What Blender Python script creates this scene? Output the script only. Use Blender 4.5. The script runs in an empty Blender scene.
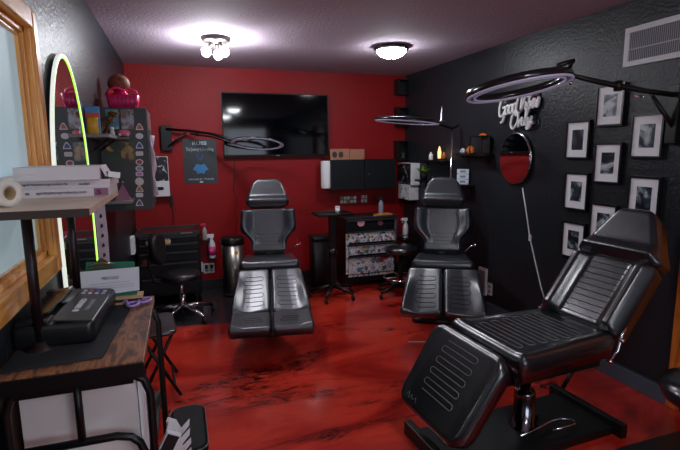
import bpy, bmesh, math, random
from mathutils import Vector, Matrix
random.seed(4)
PI = math.pi
SC = bpy.context.scene
COL = SC.collection
XL, XR, D, H, YB = -0.468, 2.712, 5.424, 2.44, -2.4      # room planes in metres

# ------------------------------------------------------------------ camera
FPX, PITCH, YAW, ROLL, CH = 470.6, .1568, .3269, -.0107, 1.5415
_F = Vector((math.sin(YAW)*math.cos(PITCH), math.cos(YAW)*math.cos(PITCH), -math.sin(PITCH)))
_R0 = Vector((math.cos(YAW), -math.sin(YAW), 0)); _U0 = _R0.cross(_F)
_R = _R0*math.cos(ROLL) + _U0*math.sin(ROLL); _U = _U0*math.cos(ROLL) - _R0*math.sin(ROLL)
CAMP = Vector((0, 0, CH))
cd = bpy.data.cameras.new('camera'); cam = bpy.data.objects.new('camera', cd); COL.objects.link(cam)
cd.sensor_width = 36; cd.lens = FPX/680*36; cd.clip_start = .05
cam.matrix_world = Matrix(((_R.x, _U.x, -_F.x, 0), (_R.y, _U.y, -_F.y, 0), (_R.z, _U.z, -_F.z, CH), (0, 0, 0, 1)))
SC.camera = cam

def at(x, y, **k):
    """survey helper: where the sight line through a photo point meets a real plane X=, Y= or Z="""
    d = _F*FPX + _R*(x-340) - _U*(y-225)
    (a, v), = k.items(); i = 'XYZ'.index(a)
    return CAMP + d*((v-CAMP[i])/d[i])

# ------------------------------------------------------------------ materials
def lin(c):
    return tuple((v/255/12.92 if v/255 <= .04045 else ((v/255+.055)/1.055)**2.4) for v in c)
MATS = {}
def mat(name, rgb, rough=.5, metal=0, bump=0, bscale=200, emit=0, ecol=None, coat=0, spec=None, trans=0, alpha=1, vary=0, vscale=8):
    if name in MATS: return MATS[name]
    m = bpy.data.materials.new(name); m.use_nodes = True
    nt = m.node_tree; b = nt.nodes['Principled BSDF']
    c = lin(rgb)
    b.inputs['Base Color'].default_value = (*c, 1)
    b.inputs['Roughness'].default_value = rough; b.inputs['Metallic'].default_value = metal
    b.inputs['Coat Weight'].default_value = coat; b.inputs['Coat Roughness'].default_value = .3 if 'satin' in name else .2 if 'leather' in name else .12
    b.inputs['Transmission Weight'].default_value = trans; b.inputs['Alpha'].default_value = alpha
    if spec is not None: b.inputs['Specular IOR Level'].default_value = spec
    if emit:
        b.inputs['Emission Color'].default_value = (*lin(ecol or rgb), 1); b.inputs['Emission Strength'].default_value = emit
    tc = nt.nodes.new('ShaderNodeTexCoord')
    if bump:
        n = nt.nodes.new('ShaderNodeTexNoise'); n.inputs['Scale'].default_value = bscale; n.inputs['Detail'].default_value = 3
        bp = nt.nodes.new('ShaderNodeBump'); bp.inputs['Strength'].default_value = bump; bp.inputs['Distance'].default_value = .004
        nt.links.new(tc.outputs['Object'], n.inputs['Vector']); nt.links.new(n.outputs['Fac'], bp.inputs['Height'])
        nt.links.new(bp.outputs['Normal'], b.inputs['Normal'])
    if vary:
        n = nt.nodes.new('ShaderNodeTexNoise'); n.inputs['Scale'].default_value = vscale; n.inputs['Detail'].default_value = 4
        r = nt.nodes.new('ShaderNodeValToRGB')
        r.color_ramp.elements[0].position = .3; r.color_ramp.elements[1].position = .7
        r.color_ramp.elements[0].color = (*[v*(1-vary) for v in c], 1); r.color_ramp.elements[1].color = (*[min(1, v*(1+vary)) for v in c], 1)
        nt.links.new(tc.outputs['Object'], n.inputs['Vector']); nt.links.new(n.outputs['Fac'], r.inputs['Fac'])
        nt.links.new(r.outputs['Color'], b.inputs['Base Color'])
    MATS[name] = m
    return m

def ramp(nt, elems, interp='LINEAR'):
    r = nt.nodes.new('ShaderNodeValToRGB'); cr = r.color_ramp; cr.interpolation = interp
    while len(cr.elements) < len(elems): cr.elements.new(.5)
    for e, (p, c) in zip(cr.elements, elems):
        e.position = p; e.color = (*lin(c), 1)
    return r

def wood(name, cols, scale=(1, 12, 1), rough=.4, wscale=3, coat=0, bump=.1):
    m = bpy.data.materials.new(name); m.use_nodes = True; nt = m.node_tree; b = nt.nodes['Principled BSDF']
    tc = nt.nodes.new('ShaderNodeTexCoord'); mp = nt.nodes.new('ShaderNodeMapping'); mp.inputs['Scale'].default_value = scale
    n = nt.nodes.new('ShaderNodeTexNoise'); n.inputs['Scale'].default_value = wscale; n.inputs['Detail'].default_value = 8; n.inputs['Distortion'].default_value = .8
    r = ramp(nt, cols)
    nt.links.new(tc.outputs['Object'], mp.inputs['Vector']); nt.links.new(mp.outputs['Vector'], n.inputs['Vector'])
    nt.links.new(n.outputs['Fac'], r.inputs['Fac']); nt.links.new(r.outputs['Color'], b.inputs['Base Color'])
    bp = nt.nodes.new('ShaderNodeBump'); bp.inputs['Strength'].default_value = bump; bp.inputs['Distance'].default_value = .002
    nt.links.new(n.outputs['Fac'], bp.inputs['Height']); nt.links.new(bp.outputs['Normal'], b.inputs['Normal'])
    b.inputs['Roughness'].default_value = rough; b.inputs['Coat Weight'].default_value = coat
    return m

def sticker_mat(name, scale):
    m = bpy.data.materials.new(name); m.use_nodes = True; nt = m.node_tree; b = nt.nodes['Principled BSDF']
    tc = nt.nodes.new('ShaderNodeTexCoord'); v = nt.nodes.new('ShaderNodeTexVoronoi'); v.inputs['Scale'].default_value = scale
    r = ramp(nt, [(0, (225, 228, 232)), (.3, (90, 96, 104)), (.40, (220, 220, 222)), (.55, (80, 160, 176)), (.61, (235, 235, 238)), (.76, (190, 90, 90)), (.80, (150, 154, 160)), (.90, (220, 180, 90)), (.94, (205, 165, 205))], 'CONSTANT')
    n = nt.nodes.new('ShaderNodeTexNoise'); n.inputs['Scale'].default_value = scale*4
    r2 = ramp(nt, [(0, (40, 40, 46)), (.42, (255, 255, 255))], 'CONSTANT')
    mx = nt.nodes.new('ShaderNodeMix'); mx.data_type = 'RGBA'; mx.blend_type = 'MULTIPLY'; mx.inputs[0].default_value = .85
    sp = nt.nodes.new('ShaderNodeSeparateColor')
    nt.links.new(tc.outputs['Object'], v.inputs['Vector']); nt.links.new(tc.outputs['Object'], n.inputs['Vector'])
    nt.links.new(v.outputs['Color'], sp.inputs[0]); nt.links.new(sp.outputs[0], r.inputs['Fac']); nt.links.new(n.outputs['Fac'], r2.inputs['Fac'])
    nt.links.new(r.outputs['Color'], mx.inputs[6]); nt.links.new(r2.outputs['Color'], mx.inputs[7]); nt.links.new(mx.outputs[2], b.inputs['Base Color'])
    b.inputs['Roughness'].default_value = .35
    return m

def photo_mat(name, lo, hi, scale=9, mid=None, seed=0, sh=0):
    m = bpy.data.materials.new(name); m.use_nodes = True; nt = m.node_tree; b = nt.nodes['Principled BSDF']
    tc = nt.nodes.new('ShaderNodeTexCoord'); mp = nt.nodes.new('ShaderNodeMapping'); mp.inputs['Location'].default_value = (seed*3.1, seed*1.7, seed*2.3)
    n = nt.nodes.new('ShaderNodeTexNoise'); n.inputs['Scale'].default_value = scale; n.inputs['Detail'].default_value = 3; n.inputs['Distortion'].default_value = 1.2
    r = ramp(nt, [(.4+sh, lo), (.5+sh, mid or lo), (.64+sh*.4, hi)])
    nt.links.new(tc.outputs['Object'], mp.inputs['Vector']); nt.links.new(mp.outputs['Vector'], n.inputs['Vector'])
    nt.links.new(n.outputs['Fac'], r.inputs['Fac']); nt.links.new(r.outputs['Color'], b.inputs['Base Color'])
    b.inputs['Roughness'].default_value = .3
    return m

# ------------------------------------------------------------------ mesh builder
class MB:
    def __init__(s): s.v = []; s.f = []; s.sm = []
    def add(s, vs, fs, smooth=False, M=None):
        o = len(s.v)
        for p in vs:
            p = Vector(p); s.v.append(M @ p if M else p)
        for f in fs: s.f.append([o+i for i in f]); s.sm.append(smooth)
        return s
    def box(s, c, d, rz=0, M=None, rx=0, ry=0):
        x, y, z = [k/2 for k in d]
        vs = [(a*x, b*y, e*z) for a in (-1, 1) for b in (-1, 1) for e in (-1, 1)]
        T = Matrix.Translation(Vector(c)) @ Matrix.Rotation(rz, 4, 'Z') @ Matrix.Rotation(ry, 4, 'Y') @ Matrix.Rotation(rx, 4, 'X')
        if M: T = M @ T
        return s.add(vs, [(0, 1, 3, 2), (4, 6, 7, 5), (0, 4, 5, 1), (2, 3, 7, 6), (0, 2, 6, 4), (1, 5, 7, 3)], False, T)
    def rng(s, lo, hi, **k):
        return s.box([(a+b)/2 for a, b in zip(lo, hi)], [abs(b-a) for a, b in zip(lo, hi)], **k)
    def rbox(s, lo, hi, r=.01, seg=3, M=None):
        """box with rounded vertical edges and softened top and bottom"""
        x0, y0, z0 = lo; x1, y1, z1 = hi
        pts = rrect((x1-x0), (y1-y0), r, seg); cx, cy = (x0+x1)/2, (y0+y1)/2; e = min(r*.5, (z1-z0)*.3)
        rings = []
        for ins, z in ((e, z0), (0, z0+e), (0, z1-e), (e, z1)):
            kx = 1-2*ins/(x1-x0); ky = 1-2*ins/(y1-y0)
            rings.append([(cx+p[0]*kx, cy+p[1]*ky, z) for p in pts])
        return s.loft(rings, True, True, M=M, smooth=True)
    def loft(s, rings, cap0=True, cap1=True, smooth=True, closed=True, M=None):
        n = len(rings[0]); vs = [p for r in rings for p in r]; fs = []
        for j in range(len(rings)-1):
            for i in range(n if closed else n-1):
                a = j*n+i; b = j*n+(i+1) % n
                fs.append((a, b, b+n, a+n))
        s.add(vs, fs, smooth, M)
        o = len(s.v)-len(vs)
        if cap0: s.f.append([o+i for i in range(n)][::-1]); s.sm.append(False)
        if cap1: s.f.append([o+(len(rings)-1)*n+i for i in range(n)]); s.sm.append(False)
        return s
    def lathe(s, c, prof, n=24, M=None, axis='Z'):
        rings = []
        for r, z in prof:
            rings.append([(math.cos(2*PI*i/n)*r, math.sin(2*PI*i/n)*r, z) for i in range(n)])
        T = Matrix.Translation(Vector(c))
        if axis == 'X': T = T @ Matrix.Rotation(PI/2, 4, 'Y')
        if axis == 'Y': T = T @ Matrix.Rotation(-PI/2, 4, 'X')
        if M: T = (M @ T) if isinstance(M, Matrix) else T
        return s.loft(rings, True, True, True, True, T)
    def cyl(s, c, r, h, n=20, axis='Z', M=None, r2=None):
        return s.lathe(c, [(r, 0), (r2 if r2 is not None else r, h)], n, M, axis)
    def tube(s, pts, r, n=8, closed=False, M=None):
        pts = [Vector(p) for p in pts]; m = len(pts)
        rings = []; up = None
        for i, p in enumerate(pts):
            a = pts[(i-1) % m] if (closed or i > 0) else p
            b = pts[(i+1) % m] if (closed or i < m-1) else p
            t = (b-a).normalized()
            if up is None:
                up = Vector((0, 0, 1)) if abs(t.z) < .9 else Vector((1, 0, 0))
            x = up - t*up.dot(t)
            if x.length < 1e-5: x = t.orthogonal()
            x.normalize(); y = t.cross(x); up = x
            rr = r[i] if isinstance(r, (list, tuple)) else r
            rings.append([p + (x*math.cos(2*PI*k/n)+y*math.sin(2*PI*k/n))*rr for k in range(n)])
        if closed:
            rings.append(rings[0]); return s.loft(rings, False, False, True, True, M)
        return s.loft(rings, True, True, True, True, M)
    def sphere(s, c, r, sc=(1, 1, 1), n=16, m=10, M=None):
        rings = []
        for j in range(m+1):
            a = -PI/2+PI*j/m; rr = max(math.cos(a), .001)*r
            rings.append([(c[0]+math.cos(2*PI*i/n)*rr*sc[0], c[1]+math.sin(2*PI*i/n)*rr*sc[1], c[2]+math.sin(a)*r*sc[2]) for i in range(n)])
        return s.loft(rings, True, True, True, True, M)
    def prism(s, outline, h, M):
        """outline in the local xy plane, extruded h along local z"""
        n = len(outline)
        return s.loft([[(x, y, 0) for x, y in outline], [(x, y, h) for x, y in outline]], True, True, False, True, M)
def rrect(w, h, r, seg=4):
    r = min(r, w/2-1e-4, h/2-1e-4); out = []
    for cx, cy, a0 in ((w/2-r, h/2-r, 0), (-w/2+r, h/2-r, PI/2), (-w/2+r, -h/2+r, PI), (w/2-r, -h/2+r, 3*PI/2)):
        for k in range(seg+1):
            a = a0+PI/2*k/seg; out.append((cx+r*math.cos(a), cy+r*math.sin(a)))
    return out
def disc(r, n=28, sx=1): return [(math.cos(2*PI*i/n)*r*sx, math.sin(2*PI*i/n)*r) for i in range(n)]

WM = {}
def tag(o, label=None, cat=None, group=None, kind=None):
    if label: o['label'] = label
    if cat: o['category'] = cat
    if group: o['group'] = group
    if kind: o['kind'] = kind
    return o
def empty(name, loc=(0, 0, 0), rz=0, label=None, cat=None, group=None):
    o = bpy.data.objects.new(name, None); COL.objects.link(o); o.empty_display_size = .1
    o.location = loc; o.rotation_euler = (0, 0, rz)
    WM[o.name] = Matrix.Translation(Vector(loc)) @ Matrix.Rotation(rz, 4, 'Z')
    return tag(o, label, cat, group)
def build(name, mb, m, parent=None, world=False, bevel=0, label=None, cat=None, group=None, kind=None):
    vs = [v.copy() for v in mb.v]; loc = Vector((0, 0, 0))
    if parent is None:
        lo = Vector([min(v[i] for v in vs) for i in range(3)]); hi = Vector([max(v[i] for v in vs) for i in range(3)])
        loc = Vector(((lo.x+hi.x)/2, (lo.y+hi.y)/2, lo.z)); vs = [v-loc for v in vs]
    elif world:
        I = WM[parent.name].inverted(); vs = [I @ v for v in vs]
    me = bpy.data.meshes.new(name); me.from_pydata([tuple(v) for v in vs], [], mb.f)
    for p, sflag in zip(me.polygons, mb.sm): p.use_smooth = sflag
    bm = bmesh.new(); bm.from_mesh(me); bmesh.ops.recalc_face_normals(bm, faces=bm.faces); bm.to_mesh(me); bm.free()
    me.materials.append(m); me.update()
    o = bpy.data.objects.new(name, me); COL.objects.link(o); o.location = loc
    if parent: o.parent = parent; WM[o.name] = WM[parent.name].copy()
    else: WM[o.name] = Matrix.Translation(loc)
    if bevel:
        b = o.modifiers.new('bevel', 'BEVEL'); b.width = bevel; b.segments = 2; b.limit_method = 'ANGLE'; b.angle_limit = math.radians(40)
    return tag(o, label, cat, group, kind)
def struct(name, mb, m, parent=None, bevel=0):
    return build(name, mb, m, parent, world=parent is not None, bevel=bevel, kind='structure' if parent is None else None)
def text(name, body, m, parent, o, right, up, width=None, height=None, ext=.001, shear=0, bold=0, label=None):
    """lettering as real geometry, centred on o, in world coordinates"""
    cu = bpy.data.curves.new('lettering', 'FONT'); cu.body = body; cu.align_x = 'CENTER'; cu.align_y = 'CENTER'; cu.size = 1
    cu.extrude = .02; cu.shear = shear; cu.offset = bold; cu.resolution_u = 3
    t = bpy.data.objects.new('lettering', cu); COL.objects.link(t)
    bpy.context.view_layer.update()
    me = bpy.data.meshes.new_from_object(t.evaluated_get(bpy.context.evaluated_depsgraph_get()))
    bpy.data.objects.remove(t)
    xs = [v.co.x for v in me.vertices]; ys = [v.co.y for v in me.vertices]
    w, h = max(xs)-min(xs), max(ys)-min(ys); cx, cy = (max(xs)+min(xs))/2, (max(ys)+min(ys))/2
    kx = width/w if width else height/h; ky = height/h if height else kx
    right = Vector(right).normalized(); up = Vector(up).normalized(); nrm = right.cross(up)
    I = WM[parent.name].inverted()
    for v in me.vertices:
        v.co = I @ (Vector(o) + right*(v.co.x-cx)*kx + up*(v.co.y-cy)*ky + nrm*(ext if v.co.z > 0 else -ext*.2))
    me.materials.clear(); me.materials.append(m); me.name = name
    ob = bpy.data.objects.new(name, me); COL.objects.link(ob); ob.parent = parent; WM[ob.name] = WM[parent.name].copy()
    if label: ob['label'] = label
    return ob
def copy_tree(o, parent=None):
    c = o.copy(); COL.objects.link(c)
    if parent: c.parent = parent
    for ch in [k for k in bpy.data.objects if k.parent == o]: copy_tree(ch, c)
    return c
def frame_M(o, right, up):
    right = Vector(right).normalized(); up = Vector(up).normalized(); n = right.cross(up)
    return Matrix(((right.x, up.x, n.x, o[0]), (right.y, up.y, n.y, o[1]), (right.z, up.z, n.z, o[2]), (0, 0, 0, 1)))

# ---- palette
M_black = mat('black_plastic', (17, 17, 19), .35, bump=.05)
M_matte = mat('black_matte', (18, 18, 20), .6)
M_metal = mat('black_metal', (20, 19, 20), .38, .3)
M_brown = mat('brown_black_pipe', (38, 24, 26), .4, .4)
M_leather = mat('black_leather', (13, 18, 24), .31, bump=.12, bscale=260, coat=.9, spec=.75)
M_satin = mat('satin_leather', (22, 31, 40), .37, bump=.12, bscale=260, coat=1.0, spec=1.0)
M_leather_side = mat('black_leather_side', (20, 21, 24), .36, bump=.25, bscale=260, coat=.2)
M_stitch = mat('grey_stitch', (120, 124, 128), .6)
M_stitch_dk = mat('dark_stitch', (12, 12, 14), .6)
M_chrome = mat('chrome', (215, 215, 220), .12, 1)
M_steel = mat('brushed_steel', (150, 145, 140), .32, 1, bump=.05, bscale=90)
M_white = mat('white_plastic', (225, 225, 228), .4)
M_card = mat('white_carton', (222, 216, 220), .55)
M_cream = mat('cream_paper', (226, 218, 208), .7)
M_mirror = mat('mirror_glass', (228, 232, 235), .015, 1)
M_glass = mat('clear_glass', (235, 240, 240), .05, trans=.9)
M_pink = mat('pink_plastic', (225, 30, 110), .35)
M_rubber = mat('rubber', (22, 22, 24), .7)

# ------------------------------------------------------------------ setting
def wall_mat(name, rgb, rough, bump=.5, scale=55):
    m = bpy.data.materials.new(name); m.use_nodes = True; nt = m.node_tree; b = nt.nodes['Principled BSDF']
    b.inputs['Base Color'].default_value = (*lin(rgb), 1); b.inputs['Roughness'].default_value = rough; b.inputs['Specular IOR Level'].default_value = .35
    tc = nt.nodes.new('ShaderNodeTexCoord'); n = nt.nodes.new('ShaderNodeTexNoise'); n.inputs['Scale'].default_value = scale; n.inputs['Detail'].default_value = 4
    bp = nt.nodes.new('ShaderNodeBump'); bp.inputs['Strength'].default_value = bump; bp.inputs['Distance'].default_value = .006
    nt.links.new(tc.outputs['Object'], n.inputs['Vector']); nt.links.new(n.outputs['Fac'], bp.inputs['Height']); nt.links.new(bp.outputs['Normal'], b.inputs['Normal'])
    return m
W_dark = wall_mat('charcoal_wall_paint', (31, 35, 40), .38, .55)
W_red = wall_mat('red_wall_paint', (140, 3, 8), .55, .5)
W_ceil = wall_mat('textured_ceiling_paint', (190, 172, 188), .85, 1.0, 45)
W_base = mat('slate_baseboard_paint', (72, 82, 96), .45)

fl = bpy.data.materials.new('red_marbled_epoxy'); fl.use_nodes = True; nt = fl.node_tree; b = nt.nodes['Principled BSDF']
tc = nt.nodes.new('ShaderNodeTexCoord')
def nz(scale, det, dist, mp=None, rough=.55):
    n = nt.nodes.new('ShaderNodeTexNoise'); n.inputs['Scale'].default_value = scale; n.inputs['Detail'].default_value = det; n.inputs['Distortion'].default_value = dist; n.inputs['Roughness'].default_value = rough
    if mp:
        q = nt.nodes.new('ShaderNodeMapping'); q.inputs['Scale'].default_value = mp[0]; q.inputs['Rotation'].default_value = (0, 0, mp[1]); q.inputs['Location'].default_value = mp[2]
        nt.links.new(tc.outputs['Object'], q.inputs['Vector']); nt.links.new(q.outputs['Vector'], n.inputs['Vector'])
    else: nt.links.new(tc.outputs['Object'], n.inputs['Vector'])
    return n
def mixc(fac, a, bb):
    mx = nt.nodes.new('ShaderNodeMix'); mx.data_type = 'RGBA'
    nt.links.new(fac, mx.inputs[0]); nt.links.new(a, mx.inputs[6]); nt.links.new(bb, mx.inputs[7]); return mx.outputs[2]
n1 = nz(1.1, 9, .9, ((1, 1.9, 1), .5, (3, 1, 0)))
r1 = ramp(nt, [(.25, (104, 12, 9)), (.42, (172, 34, 24)), (.58, (212, 60, 42)), (.8, (184, 42, 30))])
n2 = nz(.75, 8, 1.3, ((.8, 2.4, 1), -.35, (4.3, 6.1, 0)), .6)
r2 = ramp(nt, [(.54, (0, 0, 0)), (.585, (235, 235, 235)), (.66, (255, 255, 255))])
n3 = nz(5, 5, 2.5, ((1, 2, 1), .3, (1, 5, 0)), .7)
r3 = ramp(nt, [(.40, (255, 255, 255)), (.6, (90, 90, 90))])
blk = nt.nodes.new('ShaderNodeRGB'); blk.outputs[0].default_value = (*lin((28, 14, 16)), 1)
gry = nt.nodes.new('ShaderNodeRGB'); gry.outputs[0].default_value = (*lin((50, 46, 50)), 1)
nt.links.new(n1.outputs['Fac'], r1.inputs['Fac']); nt.links.new(n2.outputs['Fac'], r2.inputs['Fac']); nt.links.new(n3.outputs['Fac'], r3.inputs['Fac'])
mul = nt.nodes.new('ShaderNodeMath'); mul.operation = 'MULTIPLY'
nt.links.new(r2.outputs['Color'], mul.inputs[0]); nt.links.new(r3.outputs['Color'], mul.inputs[1])
c1 = mixc(mul.outputs[0], r1.outputs['Color'], blk.outputs[0])
# a poured grey patch in the far left corner, its edge wavy
sp = nt.nodes.new('ShaderNodeSeparateXYZ'); geo = nt.nodes.new('ShaderNodeNewGeometry'); nt.links.new(geo.outputs['Position'], sp.inputs[0])
def mth(op, a, bb=None):
    q = nt.nodes.new('ShaderNodeMath'); q.operation = op
    for i, k in enumerate([a, bb]):
        if k is None: continue
        if isinstance(k, (int, float)): q.inputs[i].default_value = k
        else: nt.links.new(k, q.inputs[i])
    return q.outputs[0]
n4 = nz(3, 3, .5)
dx = mth('MULTIPLY', mth('SUBTRACT', sp.outputs[0], .15), .75); dy = mth('SUBTRACT', sp.outputs[1], 5.2)
rad = mth('SQRT', mth('ADD', mth('MULTIPLY', dx, dx), mth('MULTIPLY', dy, dy)))
rad = mth('ADD', rad, mth('MULTIPLY', mth('SUBTRACT', n4.outputs['Fac'], .5), .25))
mask = nt.nodes.new('ShaderNodeMapRange'); mask.inputs[1].default_value = 1.0; mask.inputs[2].default_value = .93; mask.inputs[3].default_value = 0; mask.inputs[4].default_value = 1
nt.links.new(rad, mask.inputs[0])
c2 = mixc(mask.outputs[0], c1, gry.outputs[0])
nt.links.new(c2, b.inputs['Base Color'])
b.inputs['Roughness'].default_value = .2; b.inputs['Coat Weight'].default_value = .15; b.inputs['Coat Roughness'].default_value = .08
bp = nt.nodes.new('ShaderNodeBump'); bp.inputs['Strength'].default_value = .06; bp.inputs['Distance'].default_value = .01
n5 = nz(6, 3, .4); nt.links.new(n5.outputs['Fac'], bp.inputs['Height']); nt.links.new(bp.outputs['Normal'], b.inputs['Normal'])

T = .12
struct('floor', MB().rng((XL-T, YB-T, -.1), (XR+T, D+T, 0)), fl)
struct('ceiling', MB().rng((XL-T, YB-T, H), (XR+T, D+T, H+.1)), W_ceil)
struct('wall_back', MB().rng((XL-T, D, 0), (XR+T, D+T, H)), W_red)
struct('wall_front', MB().rng((XL-T, YB-T, 0), (XR+T, YB, H)), W_dark)
WY0, WY1, WZ0, WZ1 = .45, 1.935, 1.175, 1.965           # left window opening
lw = MB()
lw.rng((XL-T, YB, 0), (XL, D, WZ0)); lw.rng((XL-T, YB, WZ1), (XL, D, H))
lw.rng((XL-T, YB, WZ0), (XL, WY0, WZ1)); lw.rng((XL-T, WY1, WZ0), (XL, D, WZ1))
struct('wall_left', lw, W_dark)
DY0, DY1, DZ = 1.0, 1.80, 2.05
rw = MB()
rw.rng((XR, DY1, 0), (XR+T, D, H)); rw.rng((XR, YB, 0), (XR+T, DY0, H)); rw.rng((XR, DY0, DZ), (XR+T, DY1, H))
struct('wall_right', rw, W_dark)
# window_1: oak casing round a frosted pane
M_oak = wood('honey_oak', [(.3, (186, 114, 46)), (.5, (236, 168, 84)), (.7, (248, 194, 112))], (6, 1.2, 6), .32, 4, coat=.3)
M_oak_v = wood('honey_oak_upright', [(.3, (196, 122, 50)), (.5, (236, 168, 84)), (.7, (248, 194, 112))], (8, 8, .8), .32, 4, coat=.3)
M_frost = mat('frosted_window_pane', (176, 198, 206), .6, emit=.34, ecol=(178, 205, 214))
win = struct('window_1', MB().rng((XL-.032, WY0, WZ0), (XL-.024, WY1, WZ1)), M_frost)
cas = MB(); cw = .065
for (a, bb) in (((WY0-cw, WZ0-cw), (WY0, WZ1+cw)), ((WY1, WZ0-cw), (WY1+cw, WZ1+cw))):
    cas.rng((XL-.01, a[0], a[1]), (XL+.016, bb[0], bb[1])); 
    cas.rng((XL-.01, a[0]+.014 if a[0] > 1 else a[0]-.0, a[1]+.0), (XL+.026, bb[0] if a[0] > 1 else bb[0]-.014, bb[1]))
struct('window_casing', cas, M_oak_v, win, .004)
ca2 = MB()
for z0, z1 in ((WZ0-cw, WZ0), (WZ1, WZ1+cw)):
    ca2.rng((XL-.01, WY0-.0, z0), (XL+.0265, WY1+.0, z1))
struct('window_casing', ca2, M_oak, win, .004)
jm = MB(); jt = .02
jm.rng((XL-.12, WY1-jt, WZ0), (XL-.001, WY1, WZ1)); jm.rng((XL-.12, WY0, WZ0), (XL-.001, WY0+jt, WZ1))
jm.rng((XL-.12, WY0, WZ0), (XL-.001, WY1, WZ0+jt)); jm.rng((XL-.12, WY0, WZ1-jt), (XL-.001, WY1, WZ1))
jm.rng((XL-.04, WY1-jt-.012, WZ0), (XL-.012, WY1-jt, WZ1)); jm.rng((XL-.04, WY0, WZ0+jt), (XL-.012, WY1, WZ0+jt+.012)); jm.rng((XL-.04, WY0, WZ1-jt-.012), (XL-.012, WY1, WZ1-jt))
struct('window_jamb', jm, M_oak_v, win, .003)
# door_1 on the right, only its casing edge is in view
M_dw = wood('orange_door_wood', [(.3, (150, 70, 22)), (.5, (196, 104, 38)), (.7, (214, 124, 52))], (8, 8, .8), .35, 4, coat=.3)
dr = struct('door_1', MB().rng((XR+.05, DY0, 0), (XR+.09, DY1, DZ)), M_dw)
dc = MB(); dc.rng((XR-.02, DY1, 0), (XR+.01, DY1+.07, DZ+.07)); dc.rng((XR-.02, DY0-.07, 0), (XR+.01, DY0, DZ+.07)); dc.rng((XR-.02, DY0, DZ), (XR+.01, DY1, DZ+.07))
struct('door_casing', dc, M_dw, dr, .005)
dh = MB(); dh.cyl((XR+.05, 1.1, .98), .025, -.05, axis='X'); dh.sphere((XR-.02, 1.1, .98), .028)
struct('door_handle', dh, M_steel, dr)
# baseboards
struct('baseboard_right', MB().rng((XR-.016, DY1+.07, 0), (XR, D, .105)), W_base, bevel=.003)
struct('baseboard_back', MB().rng((XL+.016, D-.016, 0), (XR-.016, D, .105)), mat('dark_baseboard_paint', (34, 34, 38), .5), bevel=.003)
build('skirting_cable', MB().tube([(XR-.008, DY1+.1, .112), (XR-.008, 2.4, .116), (XR-.008, 3.0, .112), (XR-.008, 3.55, .114)], .0055, 6), M_rubber, None, label='black cable running along the top of the right baseboard', cat='cable')
struct('baseboard_left', MB().rng((XL, YB, 0), (XL+.016, D, .105)), MATS['dark_baseboard_paint'], bevel=.003)

# ------------------------------------------------------------------ ceiling lights
M_bulb = mat('lit_bulb_glass', (255, 252, 245), .3, emit=250, ecol=(242, 246, 252))
M_dome = mat('lit_dome_glass', (255, 252, 245), .3, emit=72, ecol=(242, 246, 252))
M_bronze = mat('dark_bronze', (62, 56, 54), .4, .7)
def spot_light(x, y, label, base=H):
    t = empty('ceiling_light', (x, y, H-.001), 0, label, 'ceiling light')
    build('canopy', MB().lathe((0, 0, 0), [(.112, 0), (.114, -.02), (.10, -.035), (.04, -.042)], 28), M_bronze, t)
    for k in range(3):
        a = [PI*1.08, PI*1.75, PI*.42][k]
        dx, dy = math.cos(a)*.06, math.sin(a)*.06
        hd = build('lamp_arm', MB().tube([(dx*.5, dy*.5, -.03), (dx*.8, dy*.8, -.06), (dx*1.05, dy*1.05, -.085)], .014, 10), M_bronze, t)
        build('bulb', MB().sphere((dx*1.35, dy*1.35, -.118), .036, (1, 1, 1.05)), M_bulb, hd)
    return t
def dome_light(x, y, label):
    t = empty('ceiling_light', (x, y, H-.001), 0, label, 'ceiling light')
    build('rim', MB().lathe((0, 0, 0), [(.128, 0), (.152, -.012), (.152, -.026), (.13, -.034)], 32), M_bronze, t)
    build('glass_dome', MB().lathe((0, 0, 0), [(.13, -.034), (.122, -.055), (.1, -.078), (.06, -.094), (.012, -.1)], 32), M_dome, t)
    build('finial', MB().sphere((0, 0, -.105), .01), M_bronze, t)
    return t
spot_light(.34, 4.03, 'ceiling light with three bare round bulbs on a dark disc')
dome_light(1.83, 3.94, 'flush dome ceiling light with bronze rim, lit')
t = dome_light(1.15, .55, 'flush dome ceiling light above the camera end of the room')
t = dome_light(1.15, -1.35, 'flush dome ceiling light by the front wall of the room')
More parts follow.
